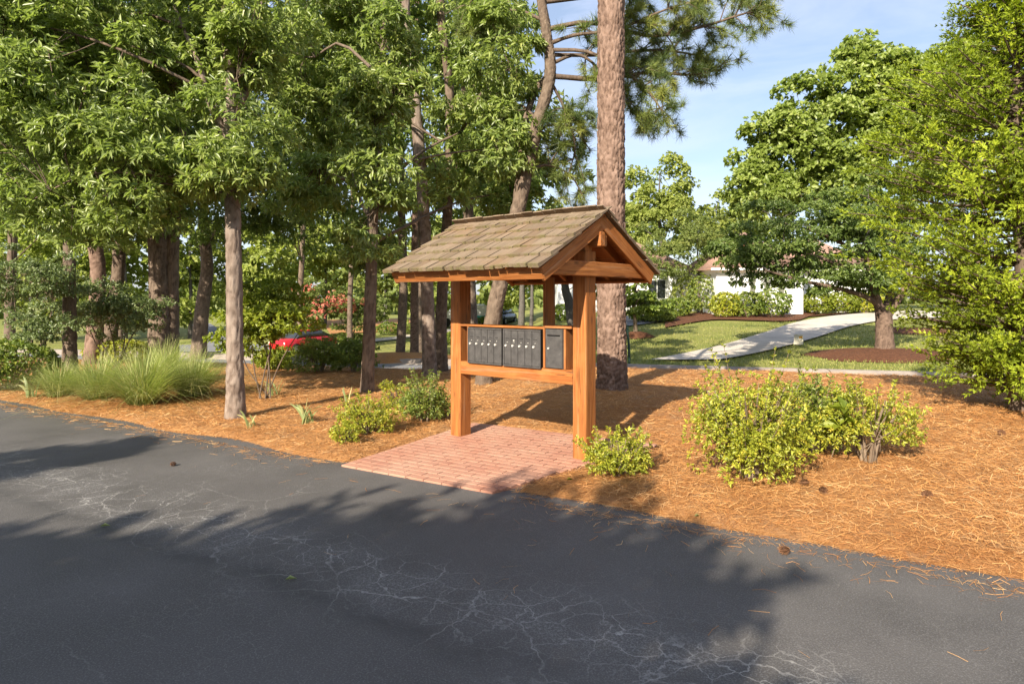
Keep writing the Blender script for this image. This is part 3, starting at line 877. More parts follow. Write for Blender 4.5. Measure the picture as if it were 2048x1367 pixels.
# mailbox units
def mail_unit(u0, u1, doors, z0=.822, z1=1.214):
    unit_ = bpy.data.objects.new('mailbox_unit', None); link(unit_); unit_.parent = kiosk
    unit_.location = (u0, -.02, z0)
    w, h = u1 - u0, z1 - z0
    box('cabinet', 0, w, .012, .30, 0, h, M_slot, unit_, .003)
    fr = .018
    box('frame', 0, w, -.004, .012, 0, fr, M_box, unit_, .003); box('frame', 0, w, -.004, .012, h - fr, h, M_box, unit_, .003)
    box('frame', 0, fr, -.004, .0115, fr, h - fr, M_box, unit_, .003); box('frame', w - fr, w, -.004, .0115, fr, h - fr, M_box, unit_, .003)
    dw = (w - 2 * fr) / doors
    for i in range(doors):
        x0 = fr + i * dw
        box('door', x0 + .0028, x0 + dw - .0028, .0, .0125, fr + .002, h - fr - .002, M_box, unit_, .002)
        box('name_plate', x0 + .018, x0 + dw - .018, -.003, .001, h - .125, h - .105, M_box, unit_, .001)
        box('name_slot', x0 + .022, x0 + dw - .022, -.0015, .001, h - .103, h - .099, M_slot, unit_, 0)
        bm = bmesh.new(); bmesh.ops.create_cone(bm, segments=12, radius1=.0125, radius2=.011, depth=.014, cap_ends=True)
        me = bpy.data.meshes.new('lock'); bm.to_mesh(me); bm.free()
        lk = obj('lock', me, M_lock, unit_, (x0 + dw * .28, -.006, h - .175)); lk.rotation_euler = (math.pi / 2, 0, 0)
        bm = bmesh.new(); bmesh.ops.create_cone(bm, segments=8, radius1=.0045, radius2=.004, depth=.008, cap_ends=True)
        me = bpy.data.meshes.new('rivet'); bm.to_mesh(me); bm.free()
        lk = obj('rivet', me, M_lock, unit_, (x0 + dw * .5, -.003, h - .138)); lk.rotation_euler = (math.pi / 2, 0, 0)
    return unit_
mail_unit(-1.543, -1.050, 5)
mu = mail_unit(-1.030, -.532, 5)
bm = bmesh.new(); bmesh.ops.create_cone(bm, segments=12, radius1=.009, radius2=.008, depth=.01, cap_ends=True)
me = bpy.data.meshes.new('lock'); bm.to_mesh(me); bm.free()
lk = obj('lock', me, M_lock, mu, (.155, -.006, .392 - .118)); lk.rotation_euler = (math.pi / 2, 0, 0)
slotbox = bpy.data.objects.new('outgoing_mail_box', None); link(slotbox); slotbox.parent = kiosk
slotbox.location = (-.482, -.012, .835)
box('cabinet', 0, .215, .012, .30, 0, .392, M_box, slotbox, .003)
box('door', .006, .209, .0, .0125, .006, .386, M_box, slotbox, .003)
box('mail_slot', .03, .185, -.0025, .001, .322, .333, M_slot, slotbox, 0)
box('slot_lip', .026, .189, -.008, .001, .335, .339, M_box, slotbox, .001)
bm = bmesh.new(); bmesh.ops.create_cone(bm, segments=12, radius1=.010, radius2=.009, depth=.01, cap_ends=True)
me = bpy.data.meshes.new('lock'); bm.to_mesh(me); bm.free()
lk = obj('lock', me, M_lock, slotbox, (.045, -.004, .20)); lk.rotation_euler = (math.pi / 2, 0, 0)

# ------------------------------------------------------------------ trees
def tree_root(name, label, base, group=None, cat='tree'):
    return thing(name, label, cat, tuple(base), 0, group)

def pine_tuft(geo, c, d, n=38, ln=.17, w=.0035, r=.5):
    d = unit(np.asarray(d, float)); q = rdirs(n); D = unit(d[None] * R.uniform(.1, 1.0, (n, 1)) + q * .8)
    L = ln * R.uniform(.75, 1.1, n); s = unit(np.cross(D, rdirs(n))) * w
    st = c[None] + d[None] * R.uniform(-.06, .02, (n, 1))
    V = np.stack([st - s, st + s, st + D * L[:, None]], 1).reshape(-1, 3)
    geo.add(V, None, np.arange(n * 3).reshape(-1, 3), np.clip(r + R.uniform(-.2, .25, n * 3), 0, 1))

def pine_branch(limbs, needles, ctrl, r0=.04, subs=10, tufts=6, ln=.17, w=.0035, start=.3, sublen=.55, bright=.35):
    bp = spline(ctrl, 14); tube(limbs, bp, np.linspace(r0, .010, 14), 6, .05)
    for _ in range(subs):
        f = R.uniform(start, 1.0); i = min(12, int(f * 13)); p0 = bp[i]
        t = unit(bp[i + 1] - bp[i]); d = unit(t * .7 + rdirs(1)[0] * .9 + np.array([0, 0, .12])); l = sublen * R.uniform(.5, 1.2)
        e = p0 + d * l + np.array([0, 0, -.12 * l]); sp = spline([p0, (p0 + e) / 2 + np.array([0, 0, .06]), e], 7)
        tube(limbs, sp, np.linspace(.012, .004, 7), 4)
        bb = R.uniform(0, 1) * bright * 2
        for j in range(tufts):
            k = R.integers(2, 7); dd = unit(unit(sp[k] - sp[k - 1]) + rdirs(1)[0] * .8 + np.array([0, 0, .2]))
            c = sp[k] + dd * R.uniform(.0, .10)
            if R.uniform() < .6: tube(limbs, [sp[k], c], [.004, .003], 3)
            pine_tuft(needles, c, dd, 34, ln, w, bb)
    pine_tuft(needles, bp[-1], unit(bp[-1] - bp[-2]), 50, ln, w, bright)

def bz(x, y): return float(bed_z(x, y))
def base_at(px, py):
    return GT(px, py, bed_z)

# --- the big straight pine right of the kiosk
b = base_at(1225, 776); Yb = b.y
t = tree_root('pine_tree', 'thick straight pine with plated bark just behind the kiosk right post', b)
g = Geo()
path = [(b.x, b.y, b.z - .15), P(1223, 640, Yb), P(1222, 420, Yb), P(1222, 200, Yb), P(1222, -40, Yb)]
bark_tube(g, path, [.222, .206, .204, .201, .197], 92, .023, (.052, .105), .026, .28)
bark_tube(g, [P(1222, -36, Yb), P(1224, -500, Yb), P(1228, -1000, Yb)], [.195, .18, .12], 24, .08, (.055, .085), .02)
g.build('trunk', M_bark_pine, t, b)
g, nd = Geo(), Geo()
top = P(1226, -560, Yb)
for i in range(14):
    a = R.uniform(0, 6.28); zz_ = P(1226, -260 - 55 * i, Yb); l = R.uniform(1.2, 2.2)
    e = Vector((zz_.x + math.cos(a) * l, zz_.y + math.sin(a) * l, zz_.z + .2))
    pine_branch(g, nd, [zz_, (zz_ + e) / 2 + Vector((0, 0, .2)), e], .05, 9, 5)
lm = g.build('limbs', M_bark_pine, t, b); nd.build('crown', L_pine, t, b)

# --- the leaning pine behind the kiosk, its boughs reach out to the right
b = base_at(966, 768); Yb = b.y
t = tree_root('pine_tree', 'leaning forked pine behind the kiosk roof, long needled boughs spread right', b)
g = Geo(); lm = Geo(); nd = Geo()
bark_tube(g, [(b.x, b.y, b.z - .15), P(985, 640, Yb), P(1012, 520, Yb), P(1040, 400, Yb), P(1072, 260, Yb), P(1100, 150, Yb), P(1092, 60, Yb), P(1080, -40, Yb), P(1075, -300, Yb)],
          [.145, .135, .126, .118, .108, .098, .085, .075, .04], 40, .035, (.05, .08), .014, .2)
bark_tube(g, [P(1030, 430, Yb), P(1040, 340, Yb + .1), P(1050, 250, Yb + .2), P(1072, 180, Yb + .3), P(1098, 150, Yb + .3)], [.065, .06, .055, .05, .045], 20, .04, (.05, .08), .010)
g.build('trunk', M_bark_dark, t, b)
def PB(pts, dy): return [P(x, y, Yb + dy * i / max(1, len(pts) - 1)) for i, (x, y) in enumerate(pts)]
BR = [([(1098, 152), (1200, 158), (1300, 145), (1380, 150), (1440, 140)], .8, .055, 18),
      ([(1090, 60), (1180, 45), (1300, 72), (1400, 55), (1480, 30), (1535, 15)], .3, .05, 26),
      ([(1095, 100), (1180, 105), (1260, 150), (1310, 200), (1330, 240)], -.6, .04, 17),
      ([(1080, 5), (1250, -15), (1400, -30), (1500, 5)], 1.2, .05, 22),
      ([(1095, 110), (1200, 110), (1300, 100), (1390, 110), (1420, 130)], 1.4, .04, 18),
      ([(1092, 90), (1150, 70), (1230, 60), (1330, 20), (1400, 0)], -.4, .04, 16),
      ([(1100, 160), (1130, 220), (1150, 290), (1140, 340)], .4, .03, 9),
      ([(1060, 280), (1100, 250), (1150, 260), (1180, 300)], .6, .03, 8),
      ([(1050, 350), (1090, 330), (1140, 350), (1170, 400)], .6, .03, 8),
      ([(1085, 40), (1030, 20), (980, 40), (950, 70)], .5, .035, 10),
      ([(1075, 240), (1040, 210), (1000, 220)], .6, .03, 6),
      ([(1098, 130), (1150, 110), (1190, 130), (1250, 200), (1290, 260)], .2, .035, 10)]
for pp, dy, r0, sb in BR: pine_branch(lm, nd, PB(pp, dy), r0, int(sb * 1.7), 7, .20, .0042, .3, .55, .42)
lm.build('limbs', M_bark_dark, t, b); nd.build('crown', L_pine, t, b)

# --- slender pine left of the kiosk and its darker twin
def slim_pine(label, base_px, ctrl, r, mat, top_px, sides=40, crown_n=8):
    b = base_at(*base_px); Yb = b.y
    t = tree_root('pine_tree', label, b)
    g = Geo(); pts_, _ = bark_tube(g, [(b.x, b.y, b.z - .12)] + [P(x, y, Yb) for x, y in ctrl] + [P(top_px[0], top_px[1], Yb)], r, sides, .06, (.045, .07), .012, .25)
    g.build('trunk', mat, t, b)
    g, nd = Geo(), Geo()
    for i in range(crown_n):
        p = Vector(pts_[-1 - i * max(1, int(.16 / .035))]); a = R.uniform(0, 6.28); l = R.uniform(.9, 1.7)
        e = p + Vector((math.cos(a) * l, math.sin(a) * l, .1)); pine_branch(g, nd, [p, (p + e) / 2 + Vector((0, 0, .15)), e], .03, 7, 5)
    g.build('limbs', mat, t, b); nd.build('crown', L_pine, t, b)
slim_pine('slender pine curving up left of the shake roof', (860, 752), [(856, 620), (851, 500), (846, 400), (838, 290), (822, 130), (810, 10)], [.138, .122, .120, .118, .114, .106, .095, .06], M_bark_flaky, (800, -420), 32)
slim_pine('darker slender pine close behind the slender curved pine', (884, 742), [(882, 640), (890, 500), (896, 400), (900, 200), (880, 0)], [.13, .115, .11, .10, .09, .08, .05], M_bark_dark, (870, -350), 28)
slim_pine('dark trunk seen above the shake roof, tall behind the kiosk', (950, 735), [(942, 600), (937, 440), (935, 300), (930, 100)], [.17, .16, .15, .14, .13, .08], M_bark_dark, (925, -300), 28)
slim_pine('thin dark pine by the curb between the slender pines and the oak', (800, 712), [(806, 600), (806, 520), (800, 300)], [.16, .15, .14, .12, .08], M_bark_dark, (798, -150), 24, 5)
slim_pine('pale straight pine by the curb beside the slender curved pine', (829, 706), [(829, 600), (830, 520), (832, 300)], [.16, .15, .14, .12, .08], M_bark_pine, (836, -150), 24, 5)

# --- broadleaf trees of the bed
def oak(label, base_px, ctrl, r, bark, ells, nb, nr, k, ln, wd, leaf, sides=30, name='oak_tree', cell=(.04, .11), depth=.012, flare=.3, extra=None, rb=.55, droop=.4, limb_r=.035, shell=.45, flat_=.8, spread=.9, step=.055):
    b = base_at(*base_px) if base_px[1] > 0 else Vector(base_px)
    Yb = b.y; t = tree_root(name, label, b)
    g = Geo()
    pts_, _ = bark_tube(g, [(b.x, b.y, b.z - .12)] + [P(x, y, Yb) for x, y in ctrl], r, sides, step, cell, depth, flare)
    src = pts_[int(len(pts_) * (.42 if name == 'leafy_tree' else .38)):]
    for cc, rr in (extra or []):
        p2, _ = bark_tube(g, [P(x, y, Yb + dy) for x, y, dy in cc], rr, max(14, sides // 2), step * 1.3, cell, depth * .8)
        src = np.vstack([src, p2[len(p2) // 3:]])
    g2 = Geo(); lm = Geo()
    crown(g2, lm, ells, nb, nr, k, ln, wd, rb, src, droop, spread, flat_, shell, .03, limb_r)
    g.build('trunk', bark, t, b); lm.build('limbs', M_bark_dark if name == 'leafy_tree' else bark, t, b); g2.build('crown', leaf, t, b)
    return t
# front left tree with the pale flaky trunk
b1 = base_at(472, 834); Y1 = b1.y
oak('leafy tree with pale flaky trunk in the straw beside the driveway', (472, 834),
    [(470, 720), (468, 540), (465, 400), (462, 280), (458, 150), (452, 0), (448, -250)], [.112, .100, .096, .093, .088, .08, .065, .05, .03], M_bark_flaky,
    [E_(165, 180, Y1 - .2, 200, 150, 1.1), E_(90, 330, Y1 + .5, 170, 110, .9), E_(265, 345, Y1 - .2, 125, 95, .7), E_(180, 420, Y1 + .3, 130, 50, .7), E_(20, 60, Y1, 150, 170, 1.0),
     E_(180, -120, Y1, 270, 190, 1.7), E_(415, 40, Y1 + 1.0, 100, 110, .9), E_(365, 190, Y1 + .2, 75, 60, .5), E_(340, 330, Y1 + .3, 75, 40, .4), E_(470, 250, Y1 - .35, 48, 60, .22), E_(480, 130, Y1 - .3, 55, 60, .3), E_(440, 50, Y1 - .3, 60, 60, .3), E_(462, 340, Y1 - .3, 42, 45, .2), E_(476, 400, Y1 - .25, 42, 25, .2), E_(520, 20, Y1 - .2, 60, 50, .3)],
    185, 68, 7, .125, .034, L_oak, 40, 'leafy_tree', (.06, .09), .014, .45,
    [([(464, 300, 0), (440, 250, 0), (415, 190, -.2), (395, 120, -.2), (360, 40, 0), (330, -40, 0)], [.05, .045, .038, .028, .016, .006]), ([(460, 230, 0), (490, 190, .2), (505, 130, .3), (520, 30, .3), (530, -60, .3)], [.045, .04, .032, .02, .006])], rb=.5, droop=.45, limb_r=.024)
# twin big trunks
b2 = base_at(328, 724); Y2 = b2.y
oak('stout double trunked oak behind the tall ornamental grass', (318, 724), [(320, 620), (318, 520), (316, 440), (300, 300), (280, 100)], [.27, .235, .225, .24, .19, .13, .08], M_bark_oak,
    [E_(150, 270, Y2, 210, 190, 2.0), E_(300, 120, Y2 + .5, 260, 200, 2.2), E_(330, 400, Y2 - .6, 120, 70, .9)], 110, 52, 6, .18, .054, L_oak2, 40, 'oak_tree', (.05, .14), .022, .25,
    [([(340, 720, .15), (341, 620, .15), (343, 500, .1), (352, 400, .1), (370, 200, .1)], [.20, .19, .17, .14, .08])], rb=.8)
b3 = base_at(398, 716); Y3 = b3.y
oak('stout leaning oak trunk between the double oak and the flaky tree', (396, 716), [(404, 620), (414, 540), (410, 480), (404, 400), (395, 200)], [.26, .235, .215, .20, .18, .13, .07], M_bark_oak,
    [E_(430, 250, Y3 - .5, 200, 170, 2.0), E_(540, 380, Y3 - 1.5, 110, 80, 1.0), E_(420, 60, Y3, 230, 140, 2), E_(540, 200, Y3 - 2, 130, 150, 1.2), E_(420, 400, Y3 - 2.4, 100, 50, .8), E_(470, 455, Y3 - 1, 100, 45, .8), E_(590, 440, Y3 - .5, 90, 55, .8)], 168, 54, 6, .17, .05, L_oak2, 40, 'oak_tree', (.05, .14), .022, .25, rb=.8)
# left trunks further back
for lab, bp, ct, rr, bk in [('slim dark trunk at the far left behind the clipped hedge', (141, 752), [(139, 640), (139, 540), (138, 470), (140, 300)], [.13, .115, .105, .10, .06], M_bark_dark),
                            ('leaning brown trunk behind the small grey green shrub tree', (182, 728), [(192, 640), (196, 540), (190, 480), (180, 300)], [.18, .165, .16, .15, .09], M_bark_pine),
                            ('dark forked trunk just left of the stout double oak', (212, 722), [(228, 620), (238, 520), (236, 470), (240, 300)], [.16, .15, .14, .14, .08], M_bark_dark)]:
    bb = base_at(*bp)
    oak(lab, bp, ct, rr, bk, [E_(ct[-1][0] - 30, 200, bb.y + .6, 170, 160, 1.6), E_(ct[-1][0], 380, bb.y + .4, 110, 90, 1.2)], 58, 42, 6, .18, .054, L_oak2, 20, 'oak_tree', (.05, .12), .014, .25, rb=.75)
# oak left of the kiosk
b5 = base_at(734, 784); Y5 = b5.y
oak('slim dark oak with drooping leaf sprays left of the kiosk', (734, 784), [(738, 680), (742, 560), (746, 430), (752, 300), (765, 120), (770, -80)], [.105, .098, .092, .085, .075, .055, .03], M_bark_oak,
    [E_(640, 400, Y5 + 1.2, 90, 120, .8), E_(690, 230, Y5 + 2.4, 110, 150, 1.0), E_(640, 150, Y5 + 2.0, 110, 170, 1.2), E_(970, 300, Y5 + 2.4, 115, 110, .8), E_(965, 180, Y5 + 2.6, 110, 110, .8), E_(735, 480, Y5 + 2.2, 60, 45, .5), E_(640, -60, Y5 + 2, 170, 120, 1.3), E_(975, 60, Y5 + 2.8, 110, 90, .9), E_(970, 400, Y5 + 2.6, 90, 50, .6), E_(735, 440, Y5 - .9, 65, 60, .4), E_(760, 330, Y5 - .8, 55, 60, .35), E_(755, 200, Y5 - .8, 60, 80, .4), E_(760, 60, Y5 - .8, 60, 70, .4), E_(1000, 120, 11.7, 60, 110, .4), E_(1005, 300, 11.7, 45, 70, .3), E_(900, 380, 11.9, 60, 45, .4)],
    185, 50, 7, .145, .041, L_oak, 30, 'oak_tree', (.04, .10), .010, .35,
    [([(742, 400, 0), (790, 350, .8), (850, 300, 1.6), (930, 260, 2.4)], [.03, .028, .022, .015]), ([(744, 440, 0), (715, 390, .8), (700, 330, 1.6)], [.04, .03, .02])], rb=.45, droop=.55)
# deep trees further behind, closing the wood on the left
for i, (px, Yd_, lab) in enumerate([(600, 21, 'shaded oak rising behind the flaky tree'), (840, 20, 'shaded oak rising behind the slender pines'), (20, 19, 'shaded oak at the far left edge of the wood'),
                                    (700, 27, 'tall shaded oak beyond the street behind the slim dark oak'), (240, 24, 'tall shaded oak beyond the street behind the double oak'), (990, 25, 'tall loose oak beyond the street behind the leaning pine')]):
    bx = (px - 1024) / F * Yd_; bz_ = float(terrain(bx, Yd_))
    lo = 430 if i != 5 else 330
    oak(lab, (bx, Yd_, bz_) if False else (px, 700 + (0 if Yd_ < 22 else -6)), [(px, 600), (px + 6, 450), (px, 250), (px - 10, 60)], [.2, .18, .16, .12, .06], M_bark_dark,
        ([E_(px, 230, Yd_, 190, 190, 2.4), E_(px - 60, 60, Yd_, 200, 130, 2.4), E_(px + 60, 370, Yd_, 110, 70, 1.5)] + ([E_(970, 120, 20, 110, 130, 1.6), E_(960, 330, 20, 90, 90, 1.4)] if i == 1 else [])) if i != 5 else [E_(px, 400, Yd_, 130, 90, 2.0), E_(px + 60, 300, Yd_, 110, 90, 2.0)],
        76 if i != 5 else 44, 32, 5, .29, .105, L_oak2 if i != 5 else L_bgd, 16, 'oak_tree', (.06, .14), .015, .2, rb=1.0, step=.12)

# --- right side: the small spreading tree on the lawn
def bush_shell(geo, c, rx, ry, rz, n, k, ln, wd, inner=.82, droop=.1, spread=.8, lump=.1, low=-.8, jit=.02):
    """leaf rosettes over a lumpy rounded form"""
    d = rdirs(int(n * 1.7)); d = d[d[:, 2] > low][:n]
    ph = R.uniform(0, 6.28, 6); f = R.uniform(2, 5, (6, 3))
    l = 1 + lump * sum(np.sin(d @ f[i] * 1.3 + ph[i]) for i in range(6)) / 2.2
    rad = l * R.uniform(inner, 1.0, len(d))
    pos = np.asarray(c)[None] + d * rad[:, None] * np.array([rx, ry, rz])
    rosettes(geo, pos, unit(d + np.array([0, 0, .35])), k, ln, wd, spread, droop, jit)

bR = GT(1770, 706); YR = bR.y
t = tree_root('lawn_tree', 'dark leaved spreading tree with forked trunk on the lawn', bR)
g, lm, g2 = Geo(), Geo(), Geo()
pm = lambda x, y, dy=0: P(x, y, YR + dy)
p1, _ = bark_tube(g, [(bR.x, bR.y, bR.z - .15), pm(1769, 670), pm(1768, 640), pm(1764, 610)], [.30, .265, .255, .22], 36, .05, (.06, .10), .016, .25)
src = []
for cc, rr in [([(1764, 630, 0), (1752, 596, -.1), (1745, 560, -.2), (1735, 500, -.3), (1720, 430, -.3)], [.15, .145, .13, .09, .05]),
               ([(1768, 630, 0), (1780, 590, .2), (1785, 540, .3), (1790, 470, .4)], [.14, .13, .11, .06]),
               ([(1775, 632, 0), (1795, 600, -.1), (1815, 570, -.2), (1850, 520, -.3)], [.13, .12, .09, .05]),
               ([(1758, 612, -.05), (1735, 595, -.2), (1690, 580, -.4), (1600, 560, -.6), (1530, 540, -.8)], [.10, .085, .07, .045, .02]),
               ([(1748, 570, -.2), (1700, 540, -.3), (1640, 515, -.4), (1560, 495, -.5)], [.08, .07, .05, .02]),
               ([(1740, 530, -.3), (1690, 490, .2), (1620, 460, .4), (1540, 440, .6)], [.08, .06, .04, .02])]:
    q_, _ = bark_tube(g, [pm(*c) for c in cc], rr, 18, .10, (.06, .10), .008); src.append(q_)
src = np.vstack(src)
crown(g2, lm, [E_(1640, 465, YR, 180, 85, 2.4), E_(1560, 525, YR - .4, 120, 45, 1.6), E_(1780, 470, YR, 110, 90, 1.8), E_(1700, 560, YR - .6, 120, 30, 1.2), E_(1720, 420, YR + .5, 130, 60, 1.8), E_(1480, 500, YR, 60, 40, 1.0)],
      185, 40, 6, .135, .066, .62, src, .35, .9, .42, .5, .04, .03)
g.build('trunk', M_bark_dark2, t, bR); lm.build('limbs', M_bark_grey, t, bR); g2.build('crown', L_cherry, t, bR)

# --- the taller light green trees behind it
def bgtree(name, label, base, h, ells, nb, nr, k, ln, wd, leaf, bark=None, tr=.16, rb=.9, flat_=.95, droop=.2, group=None):
    """a whole background tree; ellipsoids are in metres relative to its base"""
    t = tree_root(name, label, base, group); g, lm, g2 = Geo(), Geo(), Geo()
    ctrl = [(0, 0, -.2), (.05 * h * .2, 0, h * .35), (-.03 * h * .2, .05, h * .7), (0, 0, h * .95)]
    p_ = spline(ctrl, 24); tube(g, p_, np.linspace(tr, tr * .2, 24), 12, .03)
    crown(g2, lm, ells, nb, nr, k, ln, wd, rb, p_[6:], droop, .9, flat_, .45, .05, tr * .22, 2)
    g.build('trunk', bark or M_bark_grey, t); lm.build('limbs', bark or M_bark_grey, t); g2.build('crown', leaf, t)
    return t
def rel(base, e): return (e[0] - base[0], e[1] - base[1], e[2] - base[2], e[3], e[4], e[5])
def bgt_px(name, label, px, Yb, ells, *a, **k):
    x = (px - 1024) / F * Yb; base = (x, Yb, float(terrain(x, Yb))); e = [rel(base, q) for q in ells]
    h = max(q[2] + q[5] * .6 for q in e)
    return bgtree(name, label, base, h, e, *a, **k)
Yg = 44.0
bgt_px('sweetgum_tree', 'tall light green tree rising behind the dark spreading lawn tree', 1728, Yg + 2,
       [E_(1740, 175, Yg, 95, 75, 2.0), E_(1650, 250, Yg - .5, 100, 85, 2.0), E_(1560, 320, Yg, 85, 80, 1.8), E_(1800, 270, Yg, 130, 120, 2.4), E_(1640, 370, Yg, 150, 90, 2.4), E_(1530, 400, Yg, 60, 60, 1.2), E_(1510, 290, Yg, 30, 45, .6), E_(1600, 205, Yg, 50, 40, .9), E_(1745, 125, Yg, 55, 30, 1.0), E_(1840, 180, Yg, 70, 60, 1.5), E_(1720, 300, Yg - 1, 110, 90, 2.0)],
       240, 42, 5, .36, .235, L_gum, M_bark_grey, .25, rb=1.15)
bgt_px('sweetgum_tree', 'light green tree partly hidden by the cedar at the right edge', 1920, Yg + 2,
       [E_(1900, 180, Yg + 2, 90, 80, 2.0), E_(1960, 150, Yg + 2, 80, 90, 2.0), E_(1940, 300, Yg + 2, 110, 110, 2.4), E_(1890, 140, Yg + 2, 55, 40, 1.0)], 80, 42, 5, .36, .225, L_gum, M_bark_grey, .25, rb=.9)
Ym = 48.0
bgt_px('garden_tree', 'rounded green tree just right of the thick pine, behind the white house', 1320, Ym,
       [E_(1300, 400, Ym, 60, 60, 1.8), E_(1340, 370, Ym, 50, 50, 1.6), E_(1290, 450, Ym, 70, 60, 2), E_(1360, 430, Ym, 40, 60, 1.5), E_(1335, 345, Ym, 28, 22, .8)], 60, 46, 5, .26, .15, L_bg, M_bark_grey, .2, rb=.9)
bgt_px('garden_tree', 'low pale green tree over the house roof between two taller trees', 1430, Ym + 4,
       [E_(1430, 440, Ym + 4, 60, 45, 1.8), E_(1400, 480, Ym + 4, 60, 40, 1.8), E_(1470, 470, Ym + 4, 50, 45, 1.6)], 40, 46, 5, .28, .16, L_bg, M_bark_grey, .2, rb=.9)
bgt_px('crape_myrtle', 'bushy fine leaved tree with red blooms in front of the house roof', 1396, 41,
       [E_(1400, 470, 41, 65, 50, 1.5), E_(1340, 470, 41, 60, 45, 1.3), E_(1295, 515, 41, 45, 45, 1.2), E_(1440, 520, 41, 45, 45, 1.2), E_(1370, 530, 41, 60, 30, 1.2)], 80, 40, 6, .14, .07, L_bgd, M_bark_grey, .09, rb=.6)
o = bpy.data.objects['crape_myrtle']; gf = Geo()
pf, df, _ = in_ellipsoids([rel(o.location, E_(1480, 500, 33, 16, 22, .5))], 40, .3); rosettes(gf, pf, df, 6, .09, .07); gf.build('blossom', L_flower, o)
# young maple with mulch ring
bY = GT(1272, 672); t = tree_root('young_maple', 'young bright green maple in a mulch ring beside the thick pine', bY)
g, lm, g2 = Geo(), Geo(), Geo(); Ymp = bY.y
pp_ = spline([(bY.x, bY.y, bY.z - .1), P(1270, 640, Ymp), P(1268, 600, Ymp), P(1274, 560, Ymp)], 20); tube(g, pp_, np.linspace(.10, .04, 20), 12, .04)
crown(g2, lm, [E_(1275, 600, Ymp, 60, 32, 1.0), E_(1315, 610, Ymp - .2, 35, 16, .6), E_(1245, 590, Ymp, 50, 30, .9)], 46, 26, 5, .15, .11, .4, pp_[5:], .3, .9, .4)
g.build('trunk', M_twig, t, bY); lm.build('limbs', M_twig, t, bY); g2.build('crown', L_box, t, bY)

# --- the red cedar at the right edge
def cedar_foliage(geo, lm, base, h, rad, n_br, n_sp, ln=.075, wd=.016, low=.1, droop=.0, k=7, sprlen=.30):
    base = np.asarray(base, float)
    for i in range(n_br):
        f = R.uniform(low, .99); a = R.uniform(0, 6.28)
        rr = rad(f) * R.uniform(.75, 1.12); z0 = base[2] + h * f * .96
        p0 = np.array([base[0], base[1], z0]); rise = R.uniform(-.05, .35) * rr
        e = p0 + np.array([math.cos(a) * rr, math.sin(a) * rr, rise])
        bp = spline([p0, p0 * .5 + e * .5 + np.array([0, 0, -.06 * rr]), e], 9)
        tube(lm, bp, np.linspace(.022, .004, 9), 4)
        ns = int(n_sp * (.5 + rr))
        u = R.uniform(.15, 1.05, ns); idx = np.clip(u * 8, 0, 7.999).astype(int); fr = np.clip(u * 8, 0, 8) - idx
        c = bp[idx] * (1 - fr[:, None]) + bp[idx + 1] * fr[:, None]
        t_ = unit(bp[idx + 1] - bp[idx]); q = rdirs(ns); q[:, 2] *= .7
        sd = unit(t_ * .8 + q * .9 + np.array([0, 0, .12 - droop])); L = sprlen * R.uniform(.4, 1.0, ns) * (1.15 - .5 * np.clip(u, 0, 1))
        rb_ = np.clip(R.uniform(0, .6) + R.uniform(-.2, .3, ns), 0, 1)
        for s_ in range(3 if ln < .1 else 2):                    # little blades along each spray
            pos = c + sd * (L * (.25 + .3 * s_))[:, None]
            C = np.repeat(pos, k, 0); A = np.repeat(sd, k, 0); D = unit(A + rdirs(len(C)) * .75)
            nq = unit(np.repeat(unit((c - base) * np.array([1, 1, .15])), k, 0) + np.array([-.1, -.2, .45]) + .8 * rdirs(len(C)))
            leaves(geo, C, D, nq, ln * R.uniform(.6, 1.2, len(C)), wd, np.clip(np.repeat(rb_, k) + R.uniform(-.15, .25, len(C)), 0, 1), .1, .0)
bC = Vector((6.35, 8.35, bz(6.35, 8.35)))
t = tree_root('cedar_tree', 'bright yellow green cedar filling the right edge of the bed', bC)
g, lm, g2 = Geo(), Geo(), Geo()
tube(g, spline([(bC.x, bC.y, bC.z - .1), (bC.x + .05, bC.y, 1.5), (bC.x, bC.y + .05, 4.2), (bC.x, bC.y, 6.6)], 30), np.linspace(.13, .015, 30), 12, .05)
def rc(f):
    return float(np.interp(f, [0, .15, .2, .28, .44, .54, .6, .66, .74, .84, 1], [.9, 1.0, 1.35, 1.7, 1.75, 1.68, 1.5, 1.1, .75, .62, .2]))
cedar_foliage(g2, lm, bC, 6.6, rc, 580, 16, .062, .0165, .03, .0, 5, .38)
g.build('trunk', M_bark_dark, t, bC); lm.build('limbs', M_bark_dark, t, bC); g2.build('crown', L_cedar, t, bC)
# trees behind the viewpoint whose shadows lie on the driveway
def shadow_tree(label, tip, h, rb_, nbr, low=.25):
    k = 1 / math.tan(SUN_EL); b = Vector((tip[0] - SUN_TO.x * h * k, tip[1] - SUN_TO.y * h * k, 0))
    t = tree_root('cedar_tree', label, b); g, lm, g2 = Geo(), Geo(), Geo()
    tube(g, spline([(b.x, b.y, -.1), (b.x, b.y, h * .5), (b.x, b.y, h * .97)], 14), np.linspace(.16, .02, 14), 8, .03)
    cedar_foliage(g2, lm, b, h, lambda f: rb_ * float(np.interp(f, [0, .3, .86, .95, 1], [1, 1, .95, .6, .15])), nbr, 8, .20, .075, low, .0, 4, .55)
    g.build('trunk', M_bark_dark, t, b); lm.build('limbs', M_bark_dark, t, b); g2.build('crown', L_cedar, t, b)
shadow_tree('cedar behind the viewpoint, its shadow crosses the middle of the driveway', (.62, 5.25), 6.2, 1.6, 210)
shadow_tree('cedar behind the viewpoint, its shadow falls on the near centre of the driveway', (-1.25, 4.72), 5.6, 1.5, 190)
shadow_tree('cedar behind the viewpoint, its shadow falls on the near left driveway', (-2.9, 4.1), 5.4, 1.6, 190)
shadow_tree('slim cedar left of the viewpoint, its shadow reaches the far left driveway', (-4.1, 7.6), 6.0, .7, 90, .5)

